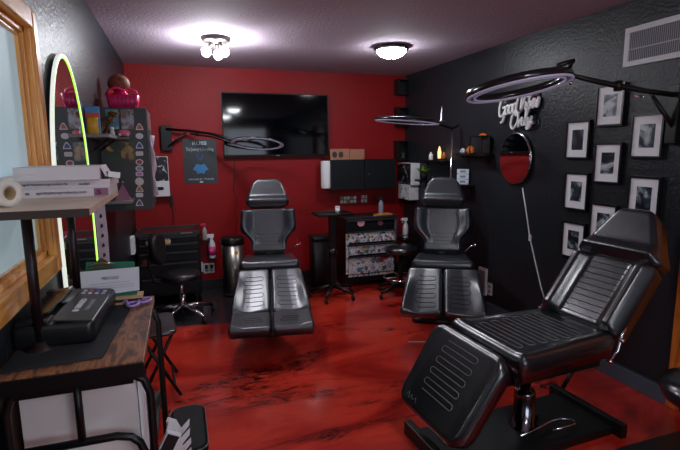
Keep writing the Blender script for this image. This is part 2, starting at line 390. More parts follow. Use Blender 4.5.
# ------------------------------------------------------------------ bolster pads
class Pad:
    def __init__(s, L, hw, thick, M, r=.035, cr=.03, h=None, nu=30, nv=30, under=.0):
        s.L, s.hw, s.th, s.M, s.r, s.cr, s.h, s.nu, s.nv = L, hw, thick, M, r, cr, h, nu, nv
    def lim(s, y):
        xl, xr = s.hw(min(max(y/s.L, 0), 1)); dy = min(y, s.L-y)
        if dy < s.cr:
            k = s.cr-math.sqrt(max(s.cr**2-(s.cr-dy)**2, 0)); xl += k; xr -= k
        return xl, xr, dy
    def z(s, x, y):
        xl, xr, dy = s.lim(y); w = (xr-xl)/2; u = (x-(xl+xr)/2)/w
        d = max(min(dy, (1-abs(u))*w), 0); r = s.r
        z = s.th-r+math.sqrt(max(r*r-(r-min(d, r))**2, 0))
        if s.h: z += s.h(u, y/s.L)*min(1, d/r)
        return z
    def mesh(s):
        mb = MB(); rows = []; bot = []
        for j in range(s.nv+1):
            y = s.L*(.5-.5*math.cos(PI*j/s.nv)); xl, xr, dy = s.lim(y); row = []; br = []
            for i in range(s.nu+1):
                u = -math.cos(PI*i/s.nu); x = (xl+xr)/2+u*(xr-xl)/2
                row.append((x, y, s.z(x, y))); br.append(((xl+xr)/2+u*(xr-xl)/2*.96, s.L/2+(y-s.L/2)*.97, 0))
            rows.append(row); bot.append(br)
        n = s.nu+1; m = s.nv+1
        vs = [p for r in rows for p in r]+[p for r in bot for p in r]; fs = []
        for j in range(s.nv):
            for i in range(s.nu):
                a = j*n+i; fs.append((a, a+1, a+1+n, a+n)); a += n*m; fs.append((a, a+n, a+n+1, a+1))
        bd = [i for i in range(n)]+[j*n+n-1 for j in range(1, m)]+[(m-1)*n+i for i in range(n-2, -1, -1)]+[j*n for j in range(m-2, 0, -1)]
        for k in range(len(bd)):
            a, c = bd[k], bd[(k+1) % len(bd)]; fs.append((a, a+n*m, c+n*m, c))
        mb.add(vs, fs, True, s.M); return mb
    def line(s, pts, r=.0016, lift=.0004, closed=False, step=.012):
        out = []
        m = len(pts)
        for k in range(m if closed else m-1):
            a, c = Vector(pts[k]), Vector(pts[(k+1) % m]); q = max(1, int((c-a).length/step))
            for i in range(q): out.append(a+(c-a)*i/q)
        if not closed: out.append(Vector(pts[-1]))
        return MB().tube([(p.x, p.y, s.z(p.x, p.y)+lift) for p in out], r, 5, closed, s.M)
def serpentine(x0, x1, y0, dy, rows, start=1):
    """one stitched line running back and forth in rows with round turns"""
    pts = []; side = start
    for k in range(rows):
        y = y0+k*dy
        a, c = (x0, x1) if side > 0 else (x1, x0)
        pts += [(a, y), (c, y)]
        if k < rows-1:
            for i in range(1, 6):
                an = PI*i/6; pts.append((c+side*math.sin(an)*dy/2, y+dy/2-math.cos(an)*dy/2))
        side = -side
    return pts
def pitchM(o, ang):
    """pad frame: origin o, local y climbs toward +Y at angle ang, local x along X"""
    return Matrix.Translation(Vector(o)) @ Matrix.Rotation(ang, 4, 'X')
def merge(*ms):
    r = MB()
    for m in ms: r.add(m.v, m.f, False); r.sm[-len(m.f):] = m.sm
    return r

def client_chair(loc, rz, label, foot, leg):
    t = empty('tattoo_chair', loc, rz, label, 'tattoo chair', 'two upright black tattoo chairs facing the camera')
    # seat: top at z .60
    seat = Pad(.46, lambda q: (-.268+.04*q, .268-.04*q), .10, pitchM((0, -.225, .495), math.radians(-3)), .03, .05, lambda u, q: .012*max(0, (abs(u)-.6)/.4)+.014*max(0, 1-q/.25))
    build('seat', seat.mesh(), M_satin, t)
    # backrest, hourglass with raised wings
    def bw(q):
        w = [.175, .165, .165, .185, .23, .262, .27, .268, .262, .262, .262]
        k = min(q*10, 9.999); i = int(k); f = k-i; v = w[i]*(1-f)+w[i+1]*f
        return (-v, v)
    def bh(u, q):
        e = max(0, abs(u)-.52)/.48; s = max(0, min(1, (q-.15)/.4)); k = max(0, min(1, e))
        return .045*math.sin(min(k*1.35, 1)*PI/2)**1.5*s - .008
    bk = Pad(.415, bw, .085, pitchM((0, .265, .585), math.radians(71)), .028, .035, bh, 40, 36)
    # pads are built facing up; the backrest's upholstered face looks to the sitter (-Y)
    bk.M = Matrix.Translation(Vector((0, .265, .585))) @ Matrix.Rotation(math.radians(71), 4, 'X') 
    bp_ = build('backrest', bk.mesh(), M_satin, t)
    st = [bk.line(serpentine(-.115, .115, .06, .035, 4)), ]
    curve = [(-.125, .03), (-.13, .17), (-.155, .24), (-.15, .32), (-.1, .385)]
    st += [bk.line(curve), bk.line([(-x, y) for x, y in curve])]
    build('stitching', merge(*st), M_stitch_dk, bp_)
    hr = Pad(.285, lambda q: (-.215+.085*max(0, q-.15)/.85, .215-.085*max(0, q-.15)/.85), .10, Matrix.Translation(Vector((0, .395, .985))) @ Matrix.Rotation(math.radians(68), 4, 'X'), .03, .075,
             lambda u, q: .038*max(0, 1-abs(q-.2)/.2))
    build('headrest', hr.mesh(), M_satin, t)
    # leg rests, one for each leg, outer edge raised
    (ly, lz, ey, ez) = leg
    L = math.hypot(ly-ey, lz-ez); ang = math.atan2(lz-ez, ly-ey)
    for s in (-1, 1):
        def hw(q, s=s):          # q runs from foot end (0) to seat end (1)
            o = (.315 if foot else .335)-.05*q; i = .008
            return (-o, -i) if s < 0 else (i, o)
        def hh(u, q, s=s):
            k = u*s; return .042*max(0, (k-.38)/.62)**1.2*math.sin(PI*min(1, q*1.1+.12))+.012*max(0, 1-abs(k+.9)/.3)*(1-q) - .008*max(0, 1-abs(k)/.6)
        lp = Pad(L, hw, .075, Matrix.Translation(Vector((0, ey, ez-.075))) @ Matrix.Rotation(ang, 4, 'X'), .022, .03, hh, 26, 26)
        lo = build('leg_rest', lp.mesh(), M_satin, t)
        c = s*.135
        build('stitching', lp.line(serpentine(c-.058, c+.058, L*.14, L*.66/7, 8, -s), .0024), M_stitch_dk, lo)
        if foot:
            fy, fz = foot; L2 = math.hypot(ey-fy, ez-fz)-.022; a2 = math.atan2(ez-fz, ey-fy)
            fp = Pad(L2, lambda q, s=s: ((-.315+.008*q, -.008) if s < 0 else (.008, .315-.008*q)), .07,
                     Matrix.Translation(Vector((0, fy, fz-.07))) @ Matrix.Rotation(a2, 4, 'X'), .022, .028, lambda u, q, s=s: .025*max(0, (u*s-.3)/.7)+.02*max(0, .3-q))
            fo = build('foot_rest', fp.mesh(), M_satin, t)
            build('stitching', fp.line(serpentine(c-.055, c+.055, L2*.4, .028, 3, -s), .0024), M_stitch_dk, fo)
    f = MB(); f.box((0, 0, .47), (.42, .5, .05)); f.box((0, .28, .56), (.28, .05, .16)); f.box((0, .33, .8), (.06, .03, .5), rx=math.radians(-19)); f.box((0, (ly+ey)/2, (lz+ez)/2-.1), (.1, L, .025), rx=ang)
    f.box((0, -.24, .47), (.38, .1, .04))
    if foot: f.box((0, (ey+foot[0])/2+.04, (ez+foot[1])/2-.095), (.1, .22, .02), rx=.2)
    build('frame', f, M_metal, t, bevel=.004)
    build('column', MB().lathe((0, .02, .05), [(.1, 0), (.1, .02), (.06, .04), (.06, .24), (.035, .25), (.035, .4)], 24), M_chrome, t)
    build('base_plate', MB().rbox((-.26, -.16 if foot else -.12, 0), (.26, .30, .05), .06, 5), M_metal, t)
    build('lever', merge(MB().tube([(.2, .2, .60), (.26, .19, .66), (.29, .185, .67)], .007), MB().sphere((.293, .185, .672), .013)), M_chrome, t)
    return t
client_chair((.730, 4.155, 0), math.radians(-10), 'upright black tattoo chair with foot pads, in front of the television', (-.94, .285), (-.255, .575, -.67, .335))
client_chair((2.185, 3.60, 0), math.radians(-30), 'upright black tattoo chair without foot pads, beside the dark right wall', None, (-.255, .585, -.62, .305))

# ---- the big reclining chair in front
t = empty('tattoo_chair', (1.72, 1.93, 0), math.radians(-87), 'reclined black tattoo chair in right foreground with one broad leg rest', 'tattoo chair')
seat = Pad(.66, lambda q: (-.29+.05*q, .29-.05*q), .12, pitchM((0, -.32, .48), 0), .04, .035, lambda u, q: .014*max(0, (abs(u)-.72)/.28)+.012*max(0, 1-q/.12), 34, 34)
s_o = build('seat', seat.mesh(), M_leather, t)
build('stitching', seat.line(serpentine(-.155, .155, .075, .038, 13)), M_stitch, s_o)
legp = Pad(.475, lambda q: (-.27+.0*q-.02*q, .27+.02*q), .08, Matrix.Translation(Vector((0, -.60, .175))) @ Matrix.Rotation(math.radians(56), 4, 'X'), .03, .09, lambda u, q: .012*max(0, (abs(u)-.7)/.3), 34, 34)
l_o = build('leg_rest', legp.mesh(), M_leather, t)
build('stitching', legp.line(serpentine(-.115, .115, .13, .031, 10)), M_stitch, l_o)
def b3h(u, q): return .05*max(0, min(1, (abs(u)-.5)/.2))-.0
bk = Pad(.43, lambda q: (-.25-.0*q, .25+.0*q), .10, Matrix.Translation(Vector((0, .385, .535))) @ Matrix.Rotation(math.radians(52), 4, 'X'), .035, .03, b3h, 44, 34)
b_o = build('backrest', bk.mesh(), M_leather, t)
build('stitching', merge(*[bk.line([(-.12, y), (.12, y)], .0022) for y in [.05+.036*k for k in range(10)]], bk.line([(-.125, .03), (-.125, .40)], .002), bk.line([(.125, .03), (.125, .40)], .002)), M_stitch_dk, b_o)
hd = Pad(.325, lambda q: (-.26+.165*max(0, q-.1)**.9, .26-.165*max(0, q-.1)**.9), .12, Matrix.Translation(Vector((0, .665, .865))) @ Matrix.Rotation(math.radians(60), 4, 'X'), .035, .06, lambda u, q: .035*max(0, 1-abs(q-.2)/.17), 34, 34)
h_o = build('headrest', hd.mesh(), M_leather, t)
build('stitching', hd.line([(-.03, .2), (0, .205), (.035, .2)], .0012), M_stitch, h_o)
f = MB(); f.box((0, 0, .45), (.4, .56, .06)); f.box((0, -.3, .44), (.36, .06, .05)); f.box((0, .47, .60), (.34, .03, .36), rx=math.radians(-38)); f.box((0, .74, .93), (.07, .03, .36), rx=math.radians(-30))
f.box((0, -.47, .34), (.3, .03, .34), rx=math.radians(-34))
build('frame', f, M_metal, t, bevel=.004)
for s in (-1, 1):
    build('hinge_bracket', merge(MB().tube([(s*.262, .25, .47), (s*.268, .31, .53), (s*.262, .335, .60), (s*.258, .37, .64)], .008), MB().sphere((s*.27, .33, .58), .014), MB().sphere((s*.27, .26, .48), .012)), M_chrome, t)
M_dchrome = mat('dark_chrome', (128, 126, 130), .13, 1)
build('hydraulic_column', MB().lathe((0, -.02, .04), [(.075, 0), (.075, .012), (.058, .016), (.055, .2), (.05, .215), (.03, .22), (.03, .39)], 28), M_dchrome, t)
build('base_plate', MB().box((0, -.09, .022), (.40, 1.03, .044)), M_metal, t, bevel=.006)
for y in (-.6, .44):
    build('base_foot', MB().box((0, y, .038), (.50, .045, .076)), M_metal, t, bevel=.006)
zp = .075
build('pump_pedal', merge(MB().tube([at(520, 436, Z=zp+.02), at(541, 427, Z=zp), at(551, 421.5, Z=zp), at(561, 418.5, Z=zp), at(573, 420, Z=zp), at(576, 424, Z=zp), at(566, 427, Z=zp), at(552, 430, Z=zp)], .006)), M_chrome, t, True)
build('pump_pedal_bracket', MB().box((-.03, .07, .055), (.03, .06, .03)), M_metal, t)
build('tilt_lever', MB().tube([(1.98, 2.08, .44), (2.12, 2.15, .33), at(578, 361, Y=2.17)], .012), M_metal, t, True)
build('support_strut', MB().tube([at(578, 361, Y=2.17), (2.185, 2.175, .012)], .013), M_metal, t, True)
build('embossed_logo', legp.line([(-.20, .05), (-.185, .075), (-.17, .045), (-.155, .07), (-.145, .05), (-.13, .055), (-.12, .07), (-.105, .045)], .0012), M_stitch, l_o)

# ---- padded stool on a broad plate, cut by the right edge
t = empty('padded_stool', (2.27, 1.35, 0), 0, 'black padded stool on a broad flat plate in the bottom right corner', 'stool')
build('seat', MB().lathe((0, 0, .36), [(.15, 0), (.205, .02), (.222, .055), (.212, .09), (.16, .11), (.06, .118), (.005, .118)], 36), M_leather, t)
build('column', MB().cyl((0, 0, .06), .03, .31), M_chrome, t)
build('base_plate', MB().rbox((-.30, -.40, .0), (.33, .255, .06), .03, 5), M_leather_side, t)

# ================================================================== RIGHT WALL
M_frame = mat('black_picture_frame', (16, 16, 18), .3)
M_mat = mat('white_picture_mount', (240, 240, 244), .7)
def wall_right_M(y, z, x=XR): return frame_M((x, y, z), (0, -1, 0), (0, 0, 1))       # local x runs toward the camera, normal into the room
pics = [(2.671, 1.599, 'upper left print of the framed photo group on the right wall, nearest the oval mirror'),
        (2.421, 1.815, 'topmost framed photo, hanging just under the air vent'),
        (2.143, 1.610, 'framed photo right of the topmost one, nearest the lamp bracket'),
        (2.408, 1.440, 'framed photo in the middle of the group, under the topmost one'),
        (2.654, 1.234, 'framed photo in the left column, middle of its three'),
        (2.129, 1.232, 'framed photo right above the reclined chair headrest'),
        (2.408, 1.035, 'framed photo low in the middle column, partly behind the headrest'),
        (2.650, 0.877, 'lowest framed photo, left column beside the reclined backrest')]
for i, (y, z, lab) in enumerate(pics):
    w, h = .19, .243
    t = empty('picture_frame', (XR, y, z-h/2-.012), 0, lab, 'framed photo', 'framed black and white photos on the right wall')
    Mx = wall_right_M(y, z)
    f = MB(); e = .012
    for cx, cy, sx, sy in ((-(w+e)/2, 0, e, h+2*e), ((w+e)/2, 0, e, h+2*e), (0, (h+e)/2, w, e), (0, -(h+e)/2, w, e)):
        f.box((cx, cy, .014), (sx, sy, .028), M=Mx)
    build('frame', f, M_frame, t, True)
    build('mount', MB().box((0, 0, .009), (w, h, .016), M=Mx), M_mat, t, True)
    build('photo', MB().box((0, 0, .0175), (w*.52, h*.58, .002), M=Mx), photo_mat('photo_print_%d' % i, (18, 22, 28), (190, 200, 205), 9, (60, 72, 84), i), t, True)
# air vent
vy0, vy1, vz0, vz1 = 1.62, 2.355, 2.04, 2.275
t = empty('air_vent', (XR, (vy0+vy1)/2, vz0), 0, 'white louvred return air vent high on the right wall', 'air vent')
f = MB(); e = .033
f.rng((XR-.014, vy0, vz0), (XR, vy1, vz0+e)); f.rng((XR-.014, vy0, vz1-e), (XR, vy1, vz1)); f.rng((XR-.014, vy0, vz0+e), (XR, vy0+e, vz1-e)); f.rng((XR-.014, vy1-e, vz0+e), (XR, vy1, vz1-e))
build('frame', f, mat('vent_white', (206, 206, 210), .5), t, True, .002)
lv = MB(); k = vy0+e
while k < vy1-e: lv.box((XR-.006, k+.006, (vz0+vz1)/2), (.010, .002, vz1-vz0-2*e), rz=.6); k += .0125
lv.rng((XR-.008, vy0+e, 2.14), (XR-.003, vy1-e, 2.146))
build('louvres', lv, mat('vent_louvre', (206, 208, 214), .5), t, True)
build('duct', MB().rng((XR-.0025, vy0+e, vz0+e), (XR-.001, vy1-e, vz1-e)), mat('vent_dark', (128, 130, 136), .8), t, True)
# neon lettering, switched off
M_tube = mat('unlit_neon_tube', (248, 248, 250), .4)
t = empty('neon_sign', (XR, 3.33, 1.69), 0, 'unlit white script sign above the oval wall mirror', 'neon sign')
Mx = wall_right_M(3.33, 1.85)
def script(txts):
    pass
t_neon = t
GL = {  # strokes of a hand-written script, each letter about one unit high
 'G': (.95, [[(.8, .95), (.55, 1.15), (.2, .95), (.05, .45), (.2, 0), (.55, -.05), (.8, .2), (.82, .5), (.5, .48)], [(.82, .5), (.85, .1), (.75, -.4), (.45, -.5)]]),
 'o': (.55, [[(.45, .5), (.2, .55), (.05, .3), (.15, .02), (.38, .05), (.48, .3), (.42, .5), (.6, .48)]]),
 'd': (.62, [[(.45, .5), (.2, .55), (.05, .3), (.15, .02), (.4, .1), (.5, .5), (.62, 1.1)], [(.62, 1.1), (.5, .4), (.55, .02), (.68, .1)]]),
 'V': (.8, [[(.0, .9), (.15, 1.1), (.25, .9), (.3, .0), (.75, 1.05), (.95, 1.1)]]),
 'i': (.32, [[(.1, .5), (.12, .1), (.2, .0), (.35, .15)], [(.18, .75), (.19, .8)]]),
 'b': (.55, [[(.0, .15), (.3, 1.1), (.15, .9), (.1, .1), (.3, .0), (.45, .25), (.3, .45), (.15, .3)], [(.42, .32), (.58, .4)]]),
 'e': (.5, [[(.05, .2), (.35, .35), (.3, .52), (.1, .45), (.08, .12), (.25, .0), (.5, .2)]]),
 's': (.5, [[(.1, .1), (.3, .55), (.38, .3), (.3, .0), (.08, .05)]]),
 'O': (.95, [[(.45, 1.05), (.12, .8), (.1, .25), (.4, -.05), (.75, .3), (.75, .85), (.45, 1.05), (.5, .8), (.85, .95)]]),
 'n': (.62, [[(.08, .5), (.1, .0), (.2, .4), (.38, .52), (.42, .1), (.6, .08)]]),
 'l': (.35, [[(.05, .15), (.3, 1.0), (.2, 1.15), (.12, .9), (.15, .1), (.35, .05)]]),
 'y': (.6, [[(.08, .5), (.12, .12), (.3, .05), (.45, .5)], [(.45, .5), (.4, -.1), (.22, -.26), (.08, -.15), (.6, .15)]]),
 '.': (.2, [[(.05, .0), (.08, .05)]]), ' ': (.25, [])}
def smooth(pts, n=4):
    if len(pts) < 3: return pts
    P = [pts[0]]+pts+[pts[-1]]; out = []
    for i in range(1, len(P)-2):
        for k in range(n):
            q = k/n; f = lambda a, b, c, d: .5*((2*b)+(-a+c)*q+(2*a-5*b+4*c-d)*q*q+(-a+3*b-3*c+d)*q**3)
            out.append((f(P[i-1][0], P[i][0], P[i+1][0], P[i+2][0]), f(P[i-1][1], P[i][1], P[i+1][1], P[i+2][1])))
    return out+[pts[-1]]
def neon(word, y0, z0, sx, sz, rise):
    cx = 0; k = 0
    for ch in word:
        w, strokes = GL[ch]; m = MB()
        for st_ in strokes:
            pts = [(XR-.024, y0-(cx+u+v*.18)*sx, z0+v*sz+(cx+u)*sx*rise) for u, v in smooth(st_)]
            m.tube(pts, .0098, 7)
        if strokes: build('letter', m, M_tube, t_neon, True)
        cx += w*.92
neon('Good Vibes', 3.56, 1.825, .096, .125, .09)
neon('Only.', 3.405, 1.71, .115, .125, .10)
build('backing', merge(MB().prism([(x-.0, y+.075) for x, y in rrect(.50, .19, .05)], .005, wall_right_M(3.33, 1.83, XR-.012)), MB().prism([(x+.09, y-.068) for x, y in rrect(.33, .13, .05)], .005, wall_right_M(3.33, 1.83, XR-.012))), mat('clear_acrylic', (235, 240, 245), .08, trans=1.0, spec=.3), t, True)
st = MB()
for yy, zz in ((3.53, 1.99), (3.12, 1.99), (3.37, 1.69), (3.12, 1.70)): st.cyl((XR, yy, zz), .006, -.013, axis='X')
build('standoffs', st, M_chrome, t, True)
# oval mirror
t = empty('round_mirror', (XR, 3.335, 1.25), 0, 'thin-rimmed round mirror under the script sign on the right wall', 'mirror')
OV = Matrix.Translation((0, 3.315, 1.458)) @ Matrix.Diagonal((1, .98, 1.11, 1)) @ Matrix.Translation((0, -3.315, -1.458))
build('rim', MB().lathe((XR, 3.315, 1.458), [(.185, 0), (.197, -.004), (.2, -.02), (.196, -.03), (.188, -.032)], 48, OV, 'X'), mat('silver_rim', (150, 150, 155), .25, 1), t, True)
build('glass', MB().lathe((XR-.031, 3.315, 1.458), [(.192, 0), (.189, -.003)], 48, OV, 'X'), M_mirror, t, True)
cpts = [at(522.5, 188, X=XR-.008), at(526, 210, X=XR-.008), at(530, 238, X=XR-.008), at(536, 265, X=XR-.008), at(541, 287, X=XR-.008), at(545, 300, X=XR-.008)]
co = empty('extension_cord', cpts[-1], 0, 'white cord hanging down the dark wall below the round mirror', 'cord')
build('cable', MB().tube(cpts, .0055, 8), M_white, co, True)
build('switch', MB().box(cpts[2], (.018, .02, .05)), M_white, co, True, .004)
# outlets
def outlet(o, Mx, name, lab, wide=1):
    t = empty(name, o, 0, lab, 'outlet')
    build('plate', MB().prism(rrect(.07*wide, .115, .008), .006, Mx), M_white, t, True)
    for dx in ([0] if wide == 1 else [-.023*wide/2*1.3, .023*wide/2*1.3]):
        for dz in (-.025, .025):
            sk = MB(); sk.prism([(x+dx, y+dz) for x, y in rrect(.032, .03, .012)], .002, Mx @ Matrix.Translation((0, 0, .006)))
            build('socket', sk, mat('outlet_grey', (150, 150, 155), .5), t, True)
    return t
p = at(490, 289, X=XR); outlet(p, wall_right_M(p.y, p.z), 'wall_outlet', 'white power outlet on the right wall beside the upright chair')
p = at(209, 268, Y=D-.001); o2 = outlet(p, frame_M(p, (1, 0, 0), (0, 0, 1)), 'wall_outlet', 'white double outlet with dark plugs on the red wall', 1.7)
for dx in (-.028, .03):
    build('plug', MB().box((p.x+dx, p.y-.022, p.z+.02), (.03, .035, .04)), M_matte, o2, True, .004)
p = at(201.5, 267, Y=D-.001); t = empty('switch_plate', p, 0, 'narrow white cover plate left of the double outlet', 'cover plate')
build('plate', MB().prism(rrect(.035, .115, .005), .006, frame_M(p, (1, 0, 0), (0, 0, 1))), M_white, t, True)
build('screw', MB().cyl((p.x, p.y-.006, p.z+.04), .004, -.002, 8, 'Y'), M_steel, t, True)
# framed sign leaning on the wall low behind chair 2
t = empty('floor_sign', (XR-.05, 3.74, 0), 0, 'small white framed sheet low on the right wall behind the upright chair', 'framed sheet')
p = at(482, 281, X=XR-.02)
build('frame', MB().box((XR-.012, p.y, p.z), (.022, .12, .26)), M_white, t, True, .003)
build('sheet', MB().box((XR-.0245, p.y, p.z), (.003, .085, .21)), mat('grey_sheet', (120, 122, 128), .6), t, True)
# shelves on the right wall
M_shelf = mat('black_shelf_board', (16, 16, 18), .4)
def wshelf(y0, y1, z, dep, lab, back=0):
    t = empty('wall_shelf', (XR, (y0+y1)/2, z-.02), 0, lab, 'wall shelf', 'black shelves on the right wall')
    build('board', MB().rng((XR-dep, y0, z-.02), (XR, y1, z)), M_shelf, t, True, .002)
    for yy in (y0+.08, y1-.08):
        build('bracket', MB().rng((XR-dep*.8, yy-.008, z-.035), (XR, yy+.008, z-.02)).rng((XR-.014, yy-.008, z-.1), (XR, yy+.008, z-.035)), M_metal, t, True)
    return t
wshelf(3.62, 4.10, 1.50, .12, 'upper black shelf on the right wall holding orange and clear crystals')
wshelf(3.90, 4.95, 1.20, .105, 'long lower black shelf on the right wall with a green plant')
wshelf(4.30, 4.92, 1.43, .105, 'short middle black shelf on the right wall with amber lamps')
M_amber = mat('amber_glow', (255, 150, 70), .4, emit=1.6, ecol=(255, 200, 140))
M_amb2 = mat('amber_crystal', (170, 90, 36), .3, emit=.12, ecol=(255, 130, 40))
def gem(o, r, m, name, lab, cat, sc=(1, 1, 1.3), grp=None):
    g = MB(); n = 6; c = Vector(o)
    rings = []
    for k, (q, zz) in enumerate(((.6, 0), (1, .35), (.8, .8), (.1, 1.15))):
        rings.append([(c.x+math.cos(2*PI*i/n+k*.3)*r*q*sc[0], c.y+math.sin(2*PI*i/n+k*.3)*r*q*sc[1], c.z+zz*r*sc[2]) for i in range(n)])
    g.loft(rings, True, True, False)
    return build(name, g, m, None, label=lab, cat=cat, group=grp)
gem((XR-.09, 3.99, 1.50), .035, mat('clear_crystal', (190, 205, 225), .2), 'crystal', 'pale clear crystal on the upper right wall shelf', 'crystal')
gem((XR-.07, 3.90, 1.50), .038, M_amb2, 'crystal', 'orange crystal beside the pale one on the upper shelf', 'crystal', (1, 1, 1.8))
t = empty('display_case', (XR-.07, 3.74, 1.50), 0, 'black framed glass display case at the near end of upper shelf', 'display case')
f = MB()
for dy in (-.09, .09):
    for dx in (-.045, .045): f.rng((XR-.07+dx-.004, 3.75+dy-.004, 1.5), (XR-.07+dx+.004, 3.75+dy+.004, 1.66))
for z in (1.503, 1.657):
    for dy in (-.09, .09): f.rng((XR-.115, 3.75+dy-.004, z-.003), (XR-.025, 3.75+dy+.004, z+.003))
    for dx in (-.045, .045): f.rng((XR-.07+dx-.004, 3.66, z-.003), (XR-.07+dx+.004, 3.84, z+.003))
build('frame', f, M_frame, t, True)
build('back_panel', MB().rng((XR-.029, 3.66, 1.5), (XR-.026, 3.84, 1.66)), M_matte, t, True)
o = at(483, 129, X=XR-.05); gem((o.x, o.y, 1.66), .028, M_amb2, 'amber_stone', 'small amber stone on top of the glass display case', 'stone', (1, 2, .8))
# lamps on the middle shelf
for (px, nm, lab, hh, m) in ((439.5, 'salt_lamp', 'taller warm glowing amber lamp on the middle shelf', .13, M_amber), (444, 'candle_lamp', 'smaller amber candle lamp on the middle shelf', .07, M_amb2)):
    q = at(px, 150, X=XR-.06); z0 = 1.43
    t = empty(nm, (q.x, q.y, z0), 0, lab, 'lamp')
    build('base', MB().lathe((0, 0, 0), [(.028, 0), (.03, .012), (.02, .018)], 14), M_matte, t)
    build('shade', MB().lathe((0, 0, .018), [(.016, 0), (.02, hh*.5), (.01, hh*.85), (.002, hh)], 10), m, t)
q = at(431, 155, X=XR-.06)
def bottle(o, r, h, m, capm, lab, name='bottle', cat='bottle', grp=None, neck=.35):
    t = empty(name, o, 0, lab, cat, grp)
    build('body', MB().lathe((0, 0, 0), [(r*.9, 0), (r, .004), (r, h*.68), (r*neck, h*.8), (r*neck, h*.86)], 18), m, t)
    build('cap', MB().lathe((0, 0, h*.86), [(r*neck*1.15, 0), (r*neck*1.15, h*.12), (r*neck*.6, h*.14)], 14), capm, t)
    return t
bottle((q.x, q.y, 1.43), .024, .085, M_white, M_white, 'small white bottle on the middle wall shelf')
# plant on lower shelf
q = at(424, 165, X=XR-.06)
t = empty('potted_plant', (q.x, q.y, 1.20), 0, 'green potted plant on the far end of the long shelf', 'potted plant')
build('pot', MB().lathe((0, 0, 0), [(.035, 0), (.045, .07), (.042, .075), (.03, .06)], 18), M_matte, t)
lf = MB()
for k in range(22):
    a = random.random()*2*PI; ln = .10+random.random()*.09; el = .5+random.random()*.8; w = .014
    d = Vector((math.cos(a)*math.cos(el), math.sin(a)*math.cos(el), math.sin(el))); sd = Vector((-math.sin(a), math.cos(a), 0))*w
    b0 = Vector((0, 0, .06)); md = b0+d*ln*.55; tp = b0+d*ln+Vector((0, 0, -ln*.25))
    tp.x = min(tp.x, .05); md.x = min(md.x, .045); lf.add([b0-sd*.3, b0+sd*.3, md+sd, tp, md-sd, md+Vector((0, 0, .004))], [(0, 1, 2, 5), (5, 2, 3), (5, 3, 4), (0, 5, 4)], True)
build('leaves', lf, mat('green_leaf', (110, 160, 48), .5, vary=.3, vscale=20), t)
# sign card, figurines
a0 = at(463, 173, X=XR-.055)
t = empty('price_card', (a0.x, a0.y, 1.20), 0, 'white three-panel card standing on the long lower shelf', 'card sign')
for k in range(3):
    zc = 1.20+.025+k*.05
    Mx = frame_M((a0.x, a0.y, zc), (.50, -.866, 0), (0, 0, 1))
    build('panel', MB().prism(rrect(.125, .046, .003), .004, Mx), mat('white_card', (205, 212, 222), .5), t, True)
    build('lettering', MB().prism(rrect(.06, .022, .002), .0045, Mx), mat('grey_print', (120, 128, 142), .6), t, True)
for (px, h, lab) in ((442, .055, 'small dark figurine in the middle of the long lower shelf'), (433, .05, 'small grey figurine beside the potted plant')):
    q = at(px, 176, X=XR-.06)
    t = empty('figurine', (q.x, q.y, 1.20), 0, lab, 'figurine')
    build('body', MB().lathe((0, 0, 0), [(.018, 0), (.022, .012), (.012, h*.6), (.006, h*.7)], 12), mat('figurine_grey', (70, 72, 76), .4), t)
    build('head', MB().sphere((0, 0, h*.85), h*.2), MATS['figurine_grey'], t)
# corner cube shelves on the red wall
for z0, z1, lab in ((2.205, 2.385, 'topmost black corner box shelf on the red wall'), (1.835, 2.055, 'middle black corner box shelf on the red wall'), (1.42, 1.655, 'lowest black corner box shelf holding a tiny plant')):
    t = empty('box_shelf', (2.63, D, z0), 0, lab, 'box shelf', 'black box shelves in the right corner')
    x0, x1, y0, y1, e = 2.555, XR-.003, D-.14, D, .014
    s_ = MB(); s_.rng((x0, y0, z0), (x1, y1, z0+e)); s_.rng((x0, y0, z1-e), (x1, y1, z1)); s_.rng((x0, y0, z0+e), (x0+e, y1, z1-e)); s_.rng((x1-e, y0, z0+e), (x1, y1, z1-e))
    build('box', s_, M_shelf, t, True)
    build('back_panel', MB().rng((x0+e, D-.01, z0+e), (x1-e, D, z1-e)), M_shelf, t, True)
q = at(404, 152, Y=D-.08)
t = empty('air_plant', (q.x-.01, D-.08, 1.434), 0, 'tiny green air plant inside the lowest corner box shelf', 'plant')
build('pot', MB().lathe((0, 0, 0), [(.018, 0), (.022, .03), (.02, .035)], 12), mat('grey_pot', (80, 84, 80), .5), t)
lf = MB()
for k in range(12):
    a = k*2.4; d = Vector((math.cos(a)*.6, math.sin(a)*.6, 1)).normalized(); sd = Vector((-math.sin(a), math.cos(a), 0))*.005; b0 = Vector((0, 0, .03))
    lf.add([b0-sd, b0+sd, b0+d*.07], [(0, 1, 2)])
build('leaves', lf, MATS['green_leaf'], t)
# glove box dispenser near the corner
def glove(lo, hi, nm, lab, face, cat='glove box', grp=None, pr=None):
    t = empty(nm, ((lo[0]+hi[0])/2, (lo[1]+hi[1])/2, lo[2]), 0, lab, cat, grp)
    build('carton', MB().rng(lo, hi), M_white, t, True, .003)
    if face == '-X':
        build('printed_face', MB().rng((lo[0]-.0015, lo[1]+.004, lo[2]+.004), (lo[0]+.001, hi[1]-.004, hi[2]-.004)), pr, t, True)
    else:
        build('printed_face', MB().rng((lo[0]+.004, lo[1]-.0015, lo[2]+.004), (hi[0]-.004, lo[1]+.001, hi[2]-.004)), pr, t, True)
    return t
M_print = photo_mat('glove_carton_print', (22, 20, 26), (205, 200, 204), 24, (26, 24, 30), 3, .09)
M_print2 = photo_mat('glove_carton_print_light', (205, 205, 210), (40, 38, 44), 16, (222, 222, 226), 8)
glove((XR-.12, 5.02, 1.125), (XR, 5.385, 1.385), 'glove_box', 'tall glove carton with black printed side on the right wall near the corner', '-X', pr=M_print)
